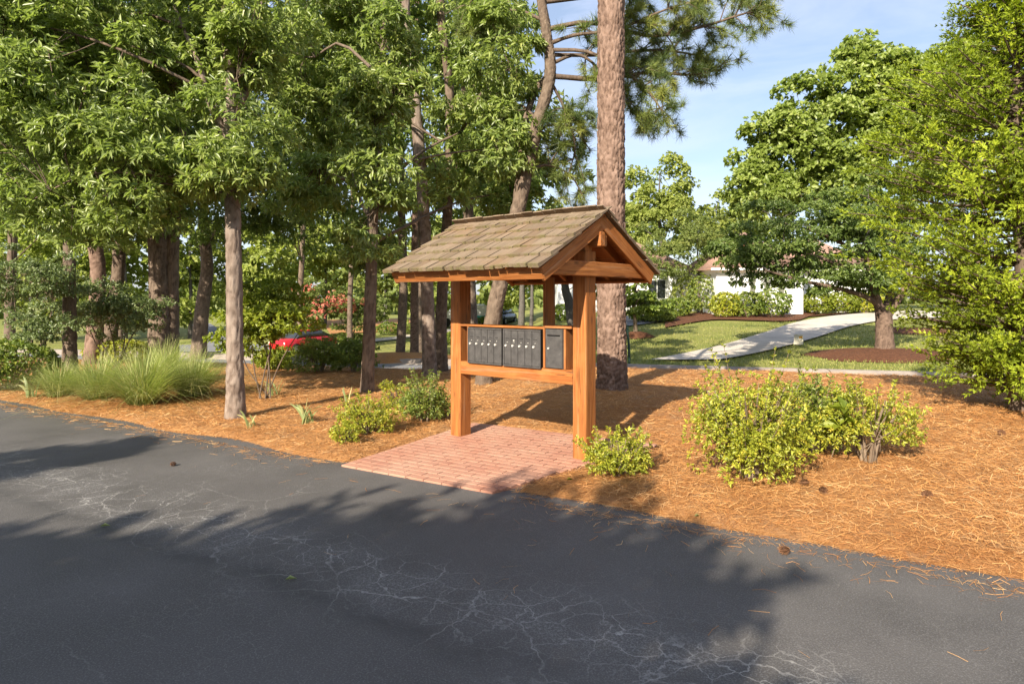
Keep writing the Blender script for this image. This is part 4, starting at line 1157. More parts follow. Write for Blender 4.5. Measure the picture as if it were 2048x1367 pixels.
# ------------------------------------------------------------------ shrubs and plants in the bed
def bush(name, label, px, py, rx, rz, n, k, ln, wd, leaf, ry=None, base=None, fn=bed_z, stems=9, inner=.55, lump=.14, group=None, cat='bush', lift=.0, low=-.85, lumps=None, bark=None):
    """px, py: where the bush meets the ground; rx, rz its half width and full height in metres"""
    b = base or GT(px, py, fn); t = thing(name, label, cat, tuple(b), 0, group)
    g, g2 = Geo(), Geo(); ry = ry or rx
    for i in range(stems):
        a = R.uniform(0, 6.28); f = R.uniform(.3, .85)
        e = np.array([math.cos(a) * rx * f, math.sin(a) * ry * f, rz * R.uniform(.55, .9)])
        st = np.array([math.cos(a) * .04, math.sin(a) * .04, -.03]); s_ = spline([st, (st + e) / 2 * np.array([.8, .8, 1.15]), e], 7)
        tube(g, s_, np.linspace(.011, .003, 7) * (1 + rz), 5)
        for _q in range(3):
            e2 = s_[4] + rdirs(1)[0] * np.array([rx, ry, rz]) * .35; tube(g, [s_[3], (s_[3] + e2) / 2, e2], [.005, .004, .002], 4)
    for (cx, cy, cz, sx, sy, sz, wgt) in (lumps or [(0, 0, .50, 1, 1, .50, 1.0)]):
        bush_shell(g2, (cx * rx, cy * ry, cz * rz), rx * sx, ry * sy, rz * sz, int(n * wgt), k, ln, wd, inner, .05, .8, lump, low, .015)
    if ln < .05:
        for i in range(int(10 + rx * 26)):
            a = R.uniform(0, 6.28); el = R.uniform(.1, 1.2); d = np.array([math.cos(a) * math.cos(el) * rx, math.sin(a) * math.cos(el) * ry, .5 * rz + math.sin(el) * rz * .5])
            p0 = d * .7; p1 = d * R.uniform(1.05, 1.28) + np.array([0, 0, .03]); tube(g, [p0, (p0 + p1) / 2, p1], [.004, .003, .002], 3)
            m = 6; u = np.linspace(.35, 1, m)[:, None]; rosettes(g2, p0 * (1 - u) + p1 * u, np.tile(unit(p1 - p0), (m, 1)), 6, ln * 1.1, wd, .8, .0, .008)
    g.build('stem', bark or M_twig, t); g2.build('foliage', leaf, t)
    return t
AZ = [(0, 0, .5, .85, .85, .5, .5), (-.45, -.2, .40, .55, .55, .38, .25), (.5, .1, .38, .5, .5, .36, .25)]
bush('azalea_bush', 'small azalea hiding the foot of the kiosk right post', 1235, 950, .30, .34, 620, 6, .034, .013, L_aza, lumps=AZ, lump=.2)
bush('azalea_bush', 'largest yellow green azalea in the straw right of the kiosk', 1500, 958, .54, .88, 1900, 6, .036, .0145, L_aza, ry=.5, stems=20, lump=.26, inner=.42,
     lumps=[(0, 0, .50, .9, .9, .50, .6), (-.5, -.1, .52, .5, .6, .34, .16), (.45, .1, .45, .55, .6, .40, .2), (.0, -.4, .28, .7, .5, .28, .2)])
bush('azalea_bush', 'azalea with bare pale stems right of the largest azalea', 1735, 925, .46, .66, 1150, 6, .036, .014, L_aza, ry=.42, stems=12, lump=.22,
     lumps=[(-.25, .2, .62, .8, .8, .36, .55), (.55, 0, .48, .5, .5, .30, .28), (-.6, 0, .45, .45, .5, .35, .22)])
bush('azalea_bush', 'deep green azalea wedged between the two largest azaleas', 1625, 905, .30, .70, 800, 6, .04, .016, L_azd, ry=.35, stems=8, lump=.2)
bush('azalea_bush', 'yellow green azalea left of the brick pad', 736, 868, .34, .40, 750, 6, .034, .013, L_aza, lumps=AZ, lump=.22)
bush('azalea_bush', 'rounded deep green azalea beside the kiosk left post', 850, 842, .33, .52, 1000, 6, .036, .014, L_azd, lumps=AZ, lump=.18)
bush('azalea_bush', 'tiny azalea seedling at the front of the straw left of the pad', 690, 884, .15, .14, 110, 6, .034, .014, L_aza, stems=4, lump=.25)
bush('azalea_bush', 'sparse leggy azalea with bare grey twigs beside the deep green azalea', 792, 812, .22, .30, 110, 6, .034, .013, L_aza, stems=8, lump=.3)
# lobed weed in the azaleas
bw = GT(1662, 918, bed_z); t = thing('oak_seedling', 'seedling with large lobed bright green leaves among the azaleas', 'seedling', tuple(bw))
g = Geo(); tube(g, [(0, 0, 0), (.02, -.12, .25), (.0, -.25, .48)], [.006, .005, .003], 5); g.build('stem', M_twig, t)
g2 = Geo(); rosettes(g2, np.array([[0, -.25, .48], [.03, -.2, .40], [-.04, -.22, .35]]), np.array([[0, -.3, 1], [.5, -.4, .6], [-.5, -.3, .6]]), 5, .15, .075, 1.0, .1, .01); g2.build('foliage', L_yel, t)
# clipped hedge and shrubs at the left
bush('clipped_hedge', 'clipped rounded hedge at the far left of the bed', 20, 778, .75, .82, 2300, 6, .055, .026, L_box, ry=.8, stems=8, inner=.8, lump=.06, cat='hedge', lumps=[(0, 0, .55, 1, 1, .47, .7), (-.9, .1, .55, .8, 1, .47, .3)])
bush('low_shrub', 'low golden green shrub behind the ornamental grass', 240, 726, .85, .55, 800, 6, .06, .028, L_aza, stems=6, ry=.6, inner=.7, lump=.1)
def stem_shrub(name, label, px, py, tops, ells, nb, nr, k, ln, wd, leaf, rs=.016, rb=.3, bark=None):
    """shrub on several thin stems; tops and ellipsoids in photo pixels"""
    b = GT(px, py, bed_z); t = thing(name, label, 'shrub', tuple(b)); g, lm, g2 = Geo(), Geo(), Geo(); Yb = b.y
    src = []
    for (x, y, dy) in tops:
        e = np.array(P(x, y, Yb + dy)); s0 = np.array(b) + np.array([R.normal() * .06, R.normal() * .05, -.03])
        s_ = spline([s0, s0 * .5 + e * .5 + np.array([R.normal() * .05, 0, .05]), e], 10); tube(g, s_, np.linspace(rs, rs * .4, 10), 6, .05); src.append(s_[4:])
    crown(g2, lm, [E_(*e_) for e_ in ells(Yb)], nb, nr, k, ln, wd, rb, np.vstack(src), .15, .9, .6, .5, .02, .009)
    g.build('stem', bark or M_twig, t, b); lm.build('twigs', bark or M_twig, t, b); g2.build('foliage', leaf, t, b)
stem_shrub('tall_shrub', 'grey green shrub on pale bare stems behind the clipped hedge', 80, 768, [(60, 660, .1), (82, 640, 0), (100, 650, .2), (40, 640, .3), (110, 600, .2)],
           lambda Y: [(70, 600, Y, 75, 70, .6), (20, 560, Y + .2, 70, 60, .6), (90, 660, Y, 60, 35, .5), (110, 560, Y + .4, 40, 50, .4)], 70, 40, 6, .055, .028, L_holly, .02, .32)
stem_shrub('tall_shrub', 'grey green shrub in front of the brown trunks left of the double oak', 232, 742, [(180, 660, .1), (215, 640, .1), (250, 650, .1), (285, 640, -.1), (165, 620, .2)],
           lambda Y: [(185, 630, Y, 55, 55, .6), (255, 640, Y, 50, 40, .5), (205, 590, Y, 50, 30, .5), (285, 625, Y - .2, 32, 35, .4)], 64, 36, 6, .06, .03, L_holly, .022, .34)
stem_shrub('tall_shrub', 'yellow green shrub on bare canes right of the flaky trunk', 532, 798, [(505, 690, .0), (520, 660, .1), (560, 650, .1), (600, 660, -.1), (480, 700, 0), (545, 600, .2)],
           lambda Y: [(535, 635, Y, 65, 35, .6), (580, 640, Y, 40, 24, .5), (500, 670, Y + .2, 40, 30, .5), (550, 590, Y + .5, 60, 40, .5)], 60, 26, 6, .075, .042, L_yel, .014, .3, M_bark_dark)
for lab, px, py, rx, rz, lf in [('dark fine leaved shrub by the street, left of its paler twin', 640, 742, .56, .72, L_azd), ('paler fine leaved shrub behind the slim dark oak', 706, 744, .50, .68, L_box),
                                ('bright yellow green bush behind the bare canes', 548, 738, .42, .45, L_yel)]:
    bush('fine_shrub', lab, px, py, rx, rz, 900, 6, .07, .022, lf, stems=14, inner=.45, lump=.25)

def blade_clump(geo, c, n, L, w, spread, arch, seg=5, upright=.55):
    """arching grass blades from one crown"""
    a = R.uniform(0, 6.28, n); out = np.abs(R.normal(size=n)) * spread + .08; l = L * R.uniform(.5, 1.1, n)
    r0 = R.uniform(0, .16, n); bs = np.asarray(c)[None] + np.stack([np.cos(a) * r0, np.sin(a) * r0, np.zeros(n)], -1)
    u = np.linspace(0, 1, seg + 1); a2 = a + R.normal(size=n) * .5
    hd = np.stack([np.cos(a2), np.sin(a2)], -1)
    hor = (out[:, None] * u[None] + arch * out[:, None] * u[None] ** 2.2) * l[:, None]
    ver = (u[None] - np.minimum(out * arch * .75, .85)[:, None] * u[None] ** 2.4) * l[:, None]
    p = bs[:, None] + np.concatenate([hd[:, None] * hor[..., None], ver[..., None]], -1)
    side = np.stack([-hd[:, 1], hd[:, 0], np.zeros(n)], -1)[:, None] * (w * (1 - u ** 2 * .9))[None, :, None]
    V = np.stack([p - side, p + side], 2).reshape(n, -1, 3); m = 2 * (seg + 1)
    q = np.array([[2 * i, 2 * i + 1, 2 * i + 3, 2 * i + 2] for i in range(seg)])
    Q = (np.arange(n)[:, None, None] * m + q[None]).reshape(-1, 4)
    geo.add(V.reshape(-1, 3), Q, None, np.repeat(R.uniform(0, 1, n), m))
for lab, px, py, L, n in [('ornamental grass clump nearest the flaky trunk', 385, 806, .82, 1500), ('ornamental grass clump in the middle of the row', 285, 822, .95, 1700),
                          ('ornamental grass clump second from the clipped hedge', 195, 812, .85, 1400), ('small ornamental grass clump nearest the clipped hedge', 120, 806, .68, 1000), ('ornamental grass clump at the back below the double oak', 330, 780, .95, 1200)]:
    bb = GT(px, py - 14, bed_z); t = thing('ornamental_grass', lab, 'ornamental grass', tuple(bb), 0, 'ornamental grass clumps beside the driveway')
    g = Geo(); blade_clump(g, (0, 0, -.02), n, L, .0042, .50, .9); g.build('blades', L_blade, t)
def iris(label, px, py, n, L, w=.016, dry=False):
    bb = GT(px, py, bed_z); t = thing('iris_plant', label, 'iris', tuple(bb), 0, 'irises in the straw bed')
    for i in range(n):
        g = Geo(); a = R.uniform(-.5, .5) + (0 if i % 2 else math.pi); l = L * R.uniform(.55, 1.05); u = np.linspace(0, 1, 7); lean = R.uniform(.15, .75); ar = R.uniform(0, .7)
        hx = math.cos(a) * .96; hy = math.sin(a)
        hor = l * (lean * u * .6 + ar * .5 * u ** 3); ver = l * (u - .35 * ar * u ** 3.2 - .12 * lean * u ** 2)
        p = np.stack([hx * hor + R.normal() * .05, hy * hor + R.normal() * .03, ver - .02], -1)
        sd = unit(np.array([hy * .6 + .45, -hx * .3, .25]))[None] * (w * np.sqrt(np.clip(1 - u ** 3, 0, 1)) * .9 + .001)[:, None]
        V = np.stack([p - sd, p + np.array([0, -.003, 0]), p + sd], 1).reshape(-1, 3)
        Q = [[3 * k, 3 * k + 1, 3 * k + 4, 3 * k + 3] for k in range(6)] + [[3 * k + 1, 3 * k + 2, 3 * k + 5, 3 * k + 4] for k in range(6)]
        g.add(V, Q, None, R.uniform(.2, 1)); g.build('leaf', L_iris, t)
iris('largest iris fan in the straw between the flaky tree and the azalea', 612, 846, 15, .36, .017)
iris('two bladed iris at the edge of the straw below the flaky tree', 500, 856, 5, .30, .014)
iris('lone iris beside the slim dark oak', 696, 806, 4, .30, .013)
iris('pale iris at the left foot of the ornamental grass', 68, 794, 11, .42, .022)
iris('narrow iris at the feet of the bare canes', 545, 790, 9, .36, .013)

# ------------------------------------------------------------------ beyond the street
# white house
ZB = float(terrain(16.3, 38.0)) - .15
house = thing('white_house', 'white single storey house with brown hipped roof and louvered shutters', 'house', (16.55, 38.0, ZB))
def hq(name, pts, mat, par=house, th=None):
    V = [Vector(p) - Vector(house.location) for p in pts]
    return obj(name, mesh_np(name, [tuple(v) for v in V], [list(range(4))] if len(pts) == 4 else None, [list(range(3))] if len(pts) == 3 else None), mat, par)
HZ = ZB + 2.75
x0, x1, y0, y1 = -4.9, 0.0, 0.0, 7.0            # near wing, local
box('wall', x0, x1, y0, y1, -.3, 2.75, M_white, house, 0)
box('corner_board', -.13, .03, -.03, .12, -.3, 2.72, M_trim, house, .01)
box('water_table', x0 - .02, -.14, -.035, .02, .78, .84, M_trim, house, 0)
box('frieze', x0 - .05, .05, -.05, .05, 2.50, 2.74, M_trim, house, 0)
box('wall', .02, 4.6, 1.6, 8.0, -.3, 2.75, M_white, house, 0)
box('wall', -13.5, -4.92, 6.0, 13.0, -.3, 2.95, M_white, house, 0)
def hip(name, a, b, c, d, z, h, ov=.45):
    V = [(a - ov, c - ov, z), (b + ov, c - ov, z), (b + ov, d + ov, z), (a - ov, d + ov, z)]
    w = min(b - a, d - c) / 2 + ov
    if b - a > d - c: r = [(a - ov + w, (c + d) / 2, z + h), (b + ov - w, (c + d) / 2, z + h)]; Q = [[0, 1, 5, 4], [2, 3, 4, 5]]; T = [[1, 2, 5], [3, 0, 4]]
    else: r = [((a + b) / 2, c - ov + w, z + h), ((a + b) / 2, d + ov - w, z + h)]; Q = [[1, 2, 5, 4], [3, 0, 4, 5]]; T = [[0, 1, 4], [2, 3, 5]]
    o = obj(name, mesh_np(name, V + r, Q + [[3, 2, 1, 0]], T), M_roof, house); 
    box('gutter', a - ov, b + ov, c - ov - .08, c - ov + .02, z - .12, z + .0, M_trim, house, .01); return o
hip('roof', x0, x1, y0, y1, 2.76, 2.3); hip('roof', .02, 4.6, 1.6, 8.0, 2.765, 2.1); hip('roof', -13.5, -4.92, 6.0, 13.0, 2.96, 2.4)
for ux in (-2.85, -2.05, -1.22):
    sh = bpy.data.objects.new('shutter', None); link(sh); sh.parent = house; sh.location = (ux, -.03, 1.15)
    box('frame', -.20, -.16, -.03, .02, 0, 1.25, M_trim, sh, 0); box('frame', .16, .20, -.03, .02, 0, 1.25, M_trim, sh, 0)
    for i in range(14):
        o = box('slat', -.16, .16, -.018, -.010, .02 + i * .087, .10 + i * .087, M_louver, sh, 0); o.rotation_euler = (.5, 0, 0)
gd = bpy.data.objects.new('garage_door', None); link(gd); gd.parent = house; gd.location = (-11.0, 5.97, 0)
for i in range(4): box('panel', -1.5, 1.5, -.02, .02, .02 + i * .55, .55 + i * .55, M_garage, gd, .01)
box('column', -8.9, -8.55, 5.7, 5.98, -.3, 2.9, M_trim, house, .01); box('column', -12.95, -12.6, 5.7, 5.98, -.3, 2.9, M_trim, house, .01)
dw_ = bpy.data.objects.new('window', None); link(dw_); dw_.parent = house; dw_.location = (-7.0, 5.97, 1.0)
box('frame', -.6, .6, -.03, .02, 0, 1.3, M_trim, dw_, 0)
for i in range(2): box('pane', -.54 + i * .56, -.02 + i * .56, -.045, -.031, .06, 1.24, M_glass, dw_, 0)
# house shrubs
def at_depth(px, Y):
    x = (px - 1024) / F * Y; return Vector((x, Y, float(terrain(x, Y))))
for lab, px, Yb, rx, rz, lf in [('round golden topped bush leftmost by the white house wall', 1452, 37.0, .85, 1.35, L_aza), ('loose grey green bush between two round bushes at the house wall', 1495, 36.9, .95, 1.35, L_azd),
                                ('largest round green bush below the shutters', 1543, 36.4, 1.05, 1.55, L_box), ('yellow green shrub just right of the house corner', 1636, 38.3, .95, 1.25, L_yel),
                                ('yellow green shrub in the middle of the side wall', 1684, 38.4, 1.0, 1.2, L_yel), ('yellow green shrub furthest along the side wall', 1734, 38.5, .95, 1.15, L_aza)]:
    bush('house_bush', lab, 0, 0, rx, rz, 620, 6, .13, .07, lf, base=at_depth(px, Yb), stems=4, inner=.8, lump=.07, group='bushes along the white house')
for lab, px, Yb, rx, rz, lf in [('upright dark green bush left of the golden topped bush', 1403, 39, .85, 2.3, L_azd), ('low dark bush beside the garage apron', 1348, 38, 1.0, 1.0, L_box), ('low dark bush in front of the garage apron', 1322, 35, .8, .7, L_azd),
                                ('low dark bush behind the young maple', 1290, 35, .8, .8, L_azd), ('light green shrub against the garage wall', 1372, 42, .9, 2.2, L_bg)]:
    bush('garden_bush', lab, 0, 0, rx, rz, 480, 6, .14, .075, lf, base=at_depth(px, Yb), stems=4, inner=.8, lump=.08, group='bushes on the far lawns')
for lab, px, py, rx, rz, lf in [('round bush seen through the kiosk right opening', 1128, 640, .8, 1.0, L_box), ('hedge behind the leaning pine seen through the kiosk', 968, 658, 1.1, 1.1, L_box),
                                ('clipped green hedge block beside the red car', 693, 688, 1.3, .85, L_box), ('clipped hedge block beyond the slim dark oak', 778, 668, 1.1, 1.0, L_box), ('dark hedge right of the boxy hedge on the far lawn', 812, 668, 1.0, .9, L_azd), ('hedge bush close left of the kiosk left post', 892, 688, .7, .9, L_box)]:
    bush('garden_bush', lab, px, py, rx, rz, 420, 6, .14, .08, lf, fn=terrain, stems=4, inner=.8, lump=.08, group='bushes on the far lawns')
# crape myrtles with coral flowers
def myrtle(label, px, py, ells, fl, Yb=None):
    b = GT(px, py, terrain); t = tree_root('crape_myrtle', label, b, 'crape myrtles beyond the street'); g, lm, g2, g3 = Geo(), Geo(), Geo(), Geo(); Y = b.y; src = []
    for i in range(5):
        e = np.array(P(px + R.uniform(-35, 35), py - R.uniform(70, 100), Y)); s_ = spline([np.array(b) + R.normal(size=3) * .08, (np.array(b) + e) / 2, e], 9); tube(g, s_, np.linspace(.07, .025, 9), 6); src.append(s_[3:])
    ee = [E_(x, y, Y, rx, rz, rx * Y / F) for x, y, rx, rz in ells]
    crown(g2, lm, ee, 50, 26, 6, .18, .10, .55, np.vstack(src), .2, .9, .6)
    pos, d, _ = in_ellipsoids([E_(x, y, Y - .8, rx, rz, rx * Y / F * .8) for x, y, rx, rz in fl], 200, .5); rosettes(g3, pos, d, 6, .12, .09, 1.0, .1, .08)
    g.build('trunk', M_twig, t, b); lm.build('limbs', M_twig, t, b); g2.build('crown', L_bgd, t, b); g3.build('blossom', L_flower, t, b)
myrtle('crape myrtle in full coral bloom above the red car', 622, 692, [(620, 600, 55, 45), (650, 590, 50, 40), (600, 630, 40, 30)], [(610, 585, 28, 22), (640, 615, 40, 24), (670, 600, 30, 18), (625, 640, 20, 12)])
myrtle('crape myrtle with few coral blooms right of the fully blooming one', 704, 690, [(700, 620, 50, 40), (740, 610, 40, 35)], [(690, 610, 26, 18), (735, 605, 12, 12)])
# far trees
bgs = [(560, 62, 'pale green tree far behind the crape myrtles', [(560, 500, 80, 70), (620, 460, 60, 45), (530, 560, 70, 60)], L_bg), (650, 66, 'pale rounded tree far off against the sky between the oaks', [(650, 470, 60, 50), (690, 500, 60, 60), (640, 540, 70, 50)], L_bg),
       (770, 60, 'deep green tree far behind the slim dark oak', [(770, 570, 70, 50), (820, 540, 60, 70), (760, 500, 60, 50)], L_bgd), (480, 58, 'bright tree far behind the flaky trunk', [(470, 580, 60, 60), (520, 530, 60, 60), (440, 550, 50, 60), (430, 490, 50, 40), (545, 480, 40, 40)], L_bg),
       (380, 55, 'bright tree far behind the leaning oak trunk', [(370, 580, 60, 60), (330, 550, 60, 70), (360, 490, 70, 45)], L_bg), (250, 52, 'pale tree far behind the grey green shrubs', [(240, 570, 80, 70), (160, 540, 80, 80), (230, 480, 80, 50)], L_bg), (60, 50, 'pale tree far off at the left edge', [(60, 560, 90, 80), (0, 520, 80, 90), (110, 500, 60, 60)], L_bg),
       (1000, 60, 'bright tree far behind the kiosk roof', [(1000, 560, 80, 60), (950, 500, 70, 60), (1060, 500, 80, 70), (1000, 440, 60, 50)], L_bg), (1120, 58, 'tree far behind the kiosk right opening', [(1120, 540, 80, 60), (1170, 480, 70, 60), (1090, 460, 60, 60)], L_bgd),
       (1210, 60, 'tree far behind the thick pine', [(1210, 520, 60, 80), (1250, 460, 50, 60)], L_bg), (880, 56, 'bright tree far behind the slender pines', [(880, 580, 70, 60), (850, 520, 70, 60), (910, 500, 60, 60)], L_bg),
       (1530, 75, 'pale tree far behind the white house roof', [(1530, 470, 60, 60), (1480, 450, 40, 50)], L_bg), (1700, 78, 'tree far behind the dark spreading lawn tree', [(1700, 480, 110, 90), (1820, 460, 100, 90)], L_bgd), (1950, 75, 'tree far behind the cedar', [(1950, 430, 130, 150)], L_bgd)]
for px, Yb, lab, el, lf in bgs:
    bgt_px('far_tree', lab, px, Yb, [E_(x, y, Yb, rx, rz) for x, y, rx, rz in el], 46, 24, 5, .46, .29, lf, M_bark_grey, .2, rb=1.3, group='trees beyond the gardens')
# a distant wood closes the horizon
g = Geo(); nW = 2200; aW = R.uniform(-1.35, 1.35, nW); rW = R.uniform(95, 135, nW)
hW = 5.5 + 2.2 * np.sin(aW * 17) + 1.5 * np.sin(aW * 41 + 1)
pos = np.stack([np.sin(aW) * rW, np.cos(aW) * rW, -1 + R.uniform(0, 1, nW) ** .7 * hW], -1)
rosettes(g, pos, rdirs(nW) + np.array([0, -.5, .4]), 6, 2.0, 1.2, 1.0, .1, .4)
tag(g.build('distant_wood', L_bgd), 'distant green wood along the horizon', 'wood', None, 'stuff')
# small trunks seen through the kiosk
for lab, px, py, r_, top in [('pale thick leafy trunk seen through the kiosk opening', 1042, 658, .30, (1046, 560)), ('pale thin trunk seen through the kiosk opening', 1062, 658, .16, (1066, 560)), ('grey bent trunk seen between divider and right post', 1148, 660, .28, (1130, 560))]:
    b = GT(px, py); t = tree_root('garden_tree', lab, b); g, lm, g2 = Geo(), Geo(), Geo(); Y = b.y
    p_ = spline([(b.x, b.y, b.z - .1), P((px + top[0]) / 2, (py + top[1]) / 2, Y), P(top[0], top[1], Y), P(top[0] + 20, 480, Y)], 20); tube(g, p_, np.linspace(r_, r_ * .5, 20), 12, .05)
    crown(g2, lm, [E_(top[0], 510, Y, 70, 45, 2.0), E_(top[0] + 50, 540, Y, 60, 30, 1.6)], 36, 22, 5, .24, .14, .8, p_[10:], .2, .9, .6)
    g.build('trunk', M_bark_grey, t, b); lm.build('limbs', M_bark_grey, t, b); g2.build('crown', L_bgd, t, b)

# ------------------------------------------------------------------ vehicles
def loft(name, secs, mat, par):
    """closed body from cross sections along x: each a list of (y, z)"""
    V = []; m = len(secs[0][1])
    for x, pr in secs: V += [(x, y, z) for y, z in pr]
    Q = [[i * m + j, i * m + (j + 1) % m, (i + 1) * m + (j + 1) % m, (i + 1) * m + j] for i in range(len(secs) - 1) for j in range(m)]
    me = bpy.data.meshes.new(name); me.from_pydata(V, [], Q + [list(range(m))[::-1], [(len(secs) - 1) * m + j for j in range(m)]]); me.update()
    bm = bmesh.new(); bm.from_mesh(me); bmesh.ops.recalc_face_normals(bm, faces=bm.faces); bm.to_mesh(me); bm.free()
    me.polygons.foreach_set('use_smooth', np.ones(len(me.polygons), bool))
    return obj(name, me, mat, par)
def car(name, label, loc, rz, paint, h=1.45):
    t = thing(name, label, 'car', loc, rz)
    def sec(w, zb, zt): return [(-w, zb + .12), (-w * 1.0, zt - .12), (-w * .88, zt), (w * .88, zt), (w, zt - .12), (w, zb + .12), (w * .9, zb), (-w * .9, zb)]
    loft('body', [(-2.2, sec(.68, .32, .72)), (-2.1, sec(.80, .22, .85)), (-1.2, sec(.87, .20, .95)), (0, sec(.88, .20, .97)), (1.2, sec(.88, .20, .98)), (2.0, sec(.82, .22, .95)), (2.2, sec(.70, .34, .80))], paint, t)
    def cs(w, zt): return [(-w * 1.15, .93), (-w, zt), (w, zt), (w * 1.15, .93)]
    loft('window_glass', [(-1.25, cs(.70, .96)), (-.55, cs(.62, h - .06)), (.9, cs(.62, h - .06)), (1.85, cs(.68, .97))], M_glass, t)
    loft('roof', [(-.62, [(-.60, h - .06), (-.56, h - .01), (.56, h - .01), (.60, h - .06)]), (.1, [(-.66, h - .05), (-.58, h), (.58, h), (.66, h - .05)]), (1.0, [(-.60, h - .08), (-.56, h - .02), (.56, h - .02), (.60, h - .08)])], paint, t)
    for sx in (-1.35, 1.35):
        for sy in (-.80, .80):
            w = bpy.data.objects.new('wheel', None); link(w); w.parent = t; w.location = (sx, sy, .32)
            for nm, r1, d_, m_ in (('tyre', .32, .22, flat('tyre_rubber', (.015, .015, .015), .8)), ('rim', .20, .235, flat('rim_alloy', (.55, .55, .56), .3, .5, .8))):
                bm = bmesh.new(); bmesh.ops.create_cone(bm, segments=24, radius1=r1, radius2=r1, depth=d_, cap_ends=True); me = bpy.data.meshes.new(nm); bm.to_mesh(me); bm.free()
                o = obj(nm, me, m_, w); o.rotation_euler = (math.pi / 2, 0, 0)
    for sy in (-.6, .6):
        box('headlight', -2.17, -2.05, sy - .16, sy + .16, .60, .74, flat('lamp_glass', (.8, .8, .8), .1, .6), t, .02)
        box('tail_light', 2.06, 2.17, sy - .14, sy + .14, .70, .84, flat('tail_lamp', (.5, .01, .01), .2, .6), t, .02)
    return t
red = flat('red_car_paint', (.36, .010, .014), .18, .6, var=.02)
navy = flat('navy_car_paint', (.02, .025, .04), .18, .6, var=.02)
q_ = GT(608, 704); car('parked_car', 'red car half hidden by shrubs across the street', tuple(q_ + Vector((0, 0, .02))), math.radians(58), red)
q_ = GT(1004, 648); car('parked_car', 'dark blue car seen through the kiosk opening', tuple(q_ + Vector((0, 0, .02))), math.radians(70), navy)
# white work truck seen in slivers either side of the kiosk left post
q_ = GT(938, 652); t = thing('box_truck', 'white box truck with a teal lettered band behind the kiosk left post', 'truck', tuple(q_), math.radians(8))
box('cargo_box', -1.6, 2.2, -1, 1, .55, 2.1, flat('truck_white', (.72, .73, .74), .4, .4, var=.03), t, .03)
box('teal_band', -1.2, 2.1, -1.012, -1.001, .72, 1.02, flat('teal_band', (.05, .36, .34), .5, .3), t, 0)
box('cab', -2.9, -1.65, -.95, .95, .4, 1.65, flat('truck_white', (.72, .73, .74)), t, .12); box('windscreen', -2.95, -2.3, -.85, .85, 1.1, 1.58, M_glass, t, .05)
for sx in (-2.2, 1.3):
    for sy in (-.9, .9):
        bm = bmesh.new(); bmesh.ops.create_cone(bm, segments=20, radius1=.4, radius2=.4, depth=.25, cap_ends=True); me = bpy.data.meshes.new('wheel'); bm.to_mesh(me); bm.free()
        o = obj('wheel', me, flat('tyre_rubber', (.015, .015, .015)), t, (sx, sy, .4)); o.rotation_euler = (math.pi / 2, 0, 0)

# ------------------------------------------------------------------ small things
q_ = GT(1597, 689); t = thing('utility_pedestal', 'small beige utility pedestal on the lawn beside the concrete driveway', 'utility box', tuple(q_), .5)
M_ped = flat('pedestal_beige', (.60, .57, .46), .6, .3)
ps = q_.y / F
bm = bmesh.new(); bmesh.ops.create_cube(bm, size=1.0)
for v in bm.verts:
    s_ = 1.0 if v.co.z < 0 else .86; v.co = Vector((v.co.x * 14 * ps * s_, v.co.y * 13 * ps * s_, (v.co.z + .5) * 20 * ps))
bmesh.ops.bevel(bm, geom=bm.edges[:], offset=.012, segments=2, affect='EDGES'); me = bpy.data.meshes.new('housing'); bm.to_mesh(me); bm.free(); obj('housing', me, M_ped, t)
box('warning_label', -5 * ps, 3 * ps, -6.75 * ps, -6.0 * ps, 13 * ps, 17 * ps, flat('label_orange', (.75, .35, .03), .6), t, 0)
box('latch', -2 * ps, 0, -7.0 * ps, -6.1 * ps, 8 * ps, 10 * ps, M_slot, t, 0)
# green marker post leaning by the thick pine
q_ = GT(1259, 724); t = thing('marker_post', 'dark green metal marker post leaning behind the thick pine', 'post', tuple(q_)); ps = q_.y / F
g = Geo(); tube(g, [(0, 0, -.05), (-1.5 * ps, 0, 35 * ps), (-5 * ps, 0, 72 * ps)], [2.4 * ps, 2.4 * ps, 2.2 * ps], 8); g.build('shaft', flat('post_green', (.02, .05, .035), .5), t)
box('flag_plate', -9 * ps, -2 * ps, -.02, .02, 60 * ps, 74 * ps, flat('post_green', (.02, .05, .035)), t, .005)
def cone(label, px, py, s=.05, fn=bed_z, rz=0.0):
    q = GT(px, py, fn) if fn else G(px, py); t = thing('pine_cone', label, 'pine cone', tuple(q + Vector((0, 0, s * .55))), rz, 'fallen pine cones')
    g = Geo(); n = 90; u = (np.arange(n) + .5) / n; a = np.arange(n) * 2.39996
    rr = s * .62 * np.sin(np.pi * (u * .88 + .08)) ; ax = (u - .5) * s * 1.7
    c = np.stack([ax, np.cos(a) * rr, np.sin(a) * rr], -1); d = unit(np.stack([np.full(n, -.35), np.cos(a), np.sin(a)], -1))
    leaves(g, c * .75, d, np.tile([1.0, 0, 0], (n, 1)), s * R.uniform(.35, .7, n), s * .30, R.uniform(0, 1, n), .1, .1)
    g.build('scales', flat('cone_brown', (.17, .085, .045), .8, .2), t)
    t.scale = (1, .9, .7)
    g = Geo(); tube(g, [(-s * .8, 0, 0), (0, 0, 0), (s * .8, 0, 0)], [s * .08, s * .26, s * .08], 8); g.build('core', flat('cone_brown', (.26, .13, .065)), t)
cone('brown pine cone at the straw edge on the driveway', 1570, 1107, .045, None, .3)
cone('small pine cone lying on the open driveway', 347, 931, .036, None, .5)
cone('pine cone in the straw below the largest azalea', 1610, 972, .05)
cone('grey pine cone right of the pale stemmed azalea', 1847, 878, .045)
cone('grey pine cone near the cedar shadow', 2003, 870, .05, bed_z, 1.0)
cone('pine cone in the middle of the open straw', 1855, 995, .05, bed_z, .8)
cone('pine cone in the straw left of the open patch', 1645, 988, .045, bed_z, 2.0)
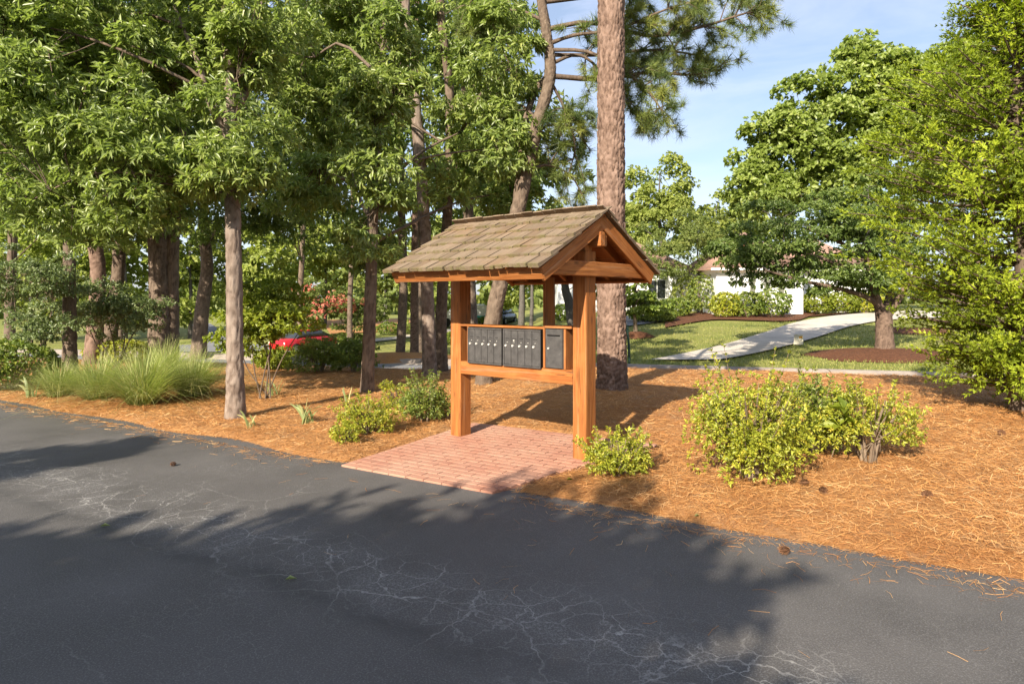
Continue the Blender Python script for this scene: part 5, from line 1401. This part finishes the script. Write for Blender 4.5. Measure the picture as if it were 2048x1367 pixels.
cone('dark pine cone at the foot of the kiosk left post', 948, 858, .045, bed_z, .4)
# dry leaves on the ground
for lab, px, py, fn in [('green leaf curled on the straw below the small azalea', 1132, 962, bed_z), ('yellowish leaf fallen on the shaded driveway', 570, 1162, None), ('dry leaf on the sunny driveway left', 200, 1055, None), ('pale leaf on the straw near the driveway edge', 1388, 1036, bed_z)]:
    q = GT(px, py, fn) if fn else G(px, py); g = Geo()
    leaves(g, np.array([[0, 0, .012]]), np.array([[1.0, .3, .08]]), np.array([[0, 0, 1.0]]), .065, .026, .7, .25, .25)
    o = g.build('fallen_leaf', L_yel if 'green' in lab else L_iris); o.location = q; tag(o, lab, 'leaf')
# lawn blades on the near side of the far lawns
nB = 45000; Yb_ = R.uniform(17.5, 34, nB); kx = R.uniform(-.35, .78, nB); Xb_ = kx * Yb_
ok = (Yb_ + .27 * Xb_ > 21.7) & (R.uniform(0, 1, nB) < (19 / Yb_) ** 1.5); Xb_, Yb_ = Xb_[ok], Yb_[ok]
def inpoly(x, y, poly):
    c = np.zeros(len(x), bool); j = len(poly) - 1
    for i in range(len(poly)):
        xi, yi, xj, yj = poly[i][0], poly[i][1], poly[j][0], poly[j][1]
        c ^= ((yi > y) != (yj > y)) & (x < (xj - xi) * (y - yi) / (yj - yi + 1e-12) + xi); j = i
    return c
ok = ~inpoly(Xb_, Yb_, [(p.x, p.y) for p in dl] + [(p.x, p.y) for p in dr[::-1]])
mr = GT(1768, 708); ok &= ((Xb_ - mr.x) / 2.5) ** 2 + ((Yb_ - mr.y) / 1.4) ** 2 > 1
Xb_, Yb_ = Xb_[ok], Yb_[ok]
g = Geo(); nB = len(Xb_); leaves(g, np.stack([Xb_, Yb_, terrain(Xb_, Yb_) - .06], -1), unit(np.array([0, 0, 1.0]) + .5 * rdirs(nB)), rdirs(nB), R.uniform(.06, .13, nB), .022, R.uniform(0, 1, nB), .1, .1)
tag(g.build('lawn_blades', M_blade), 'mown grass of the lawns across the street', 'grass', None, 'stuff')
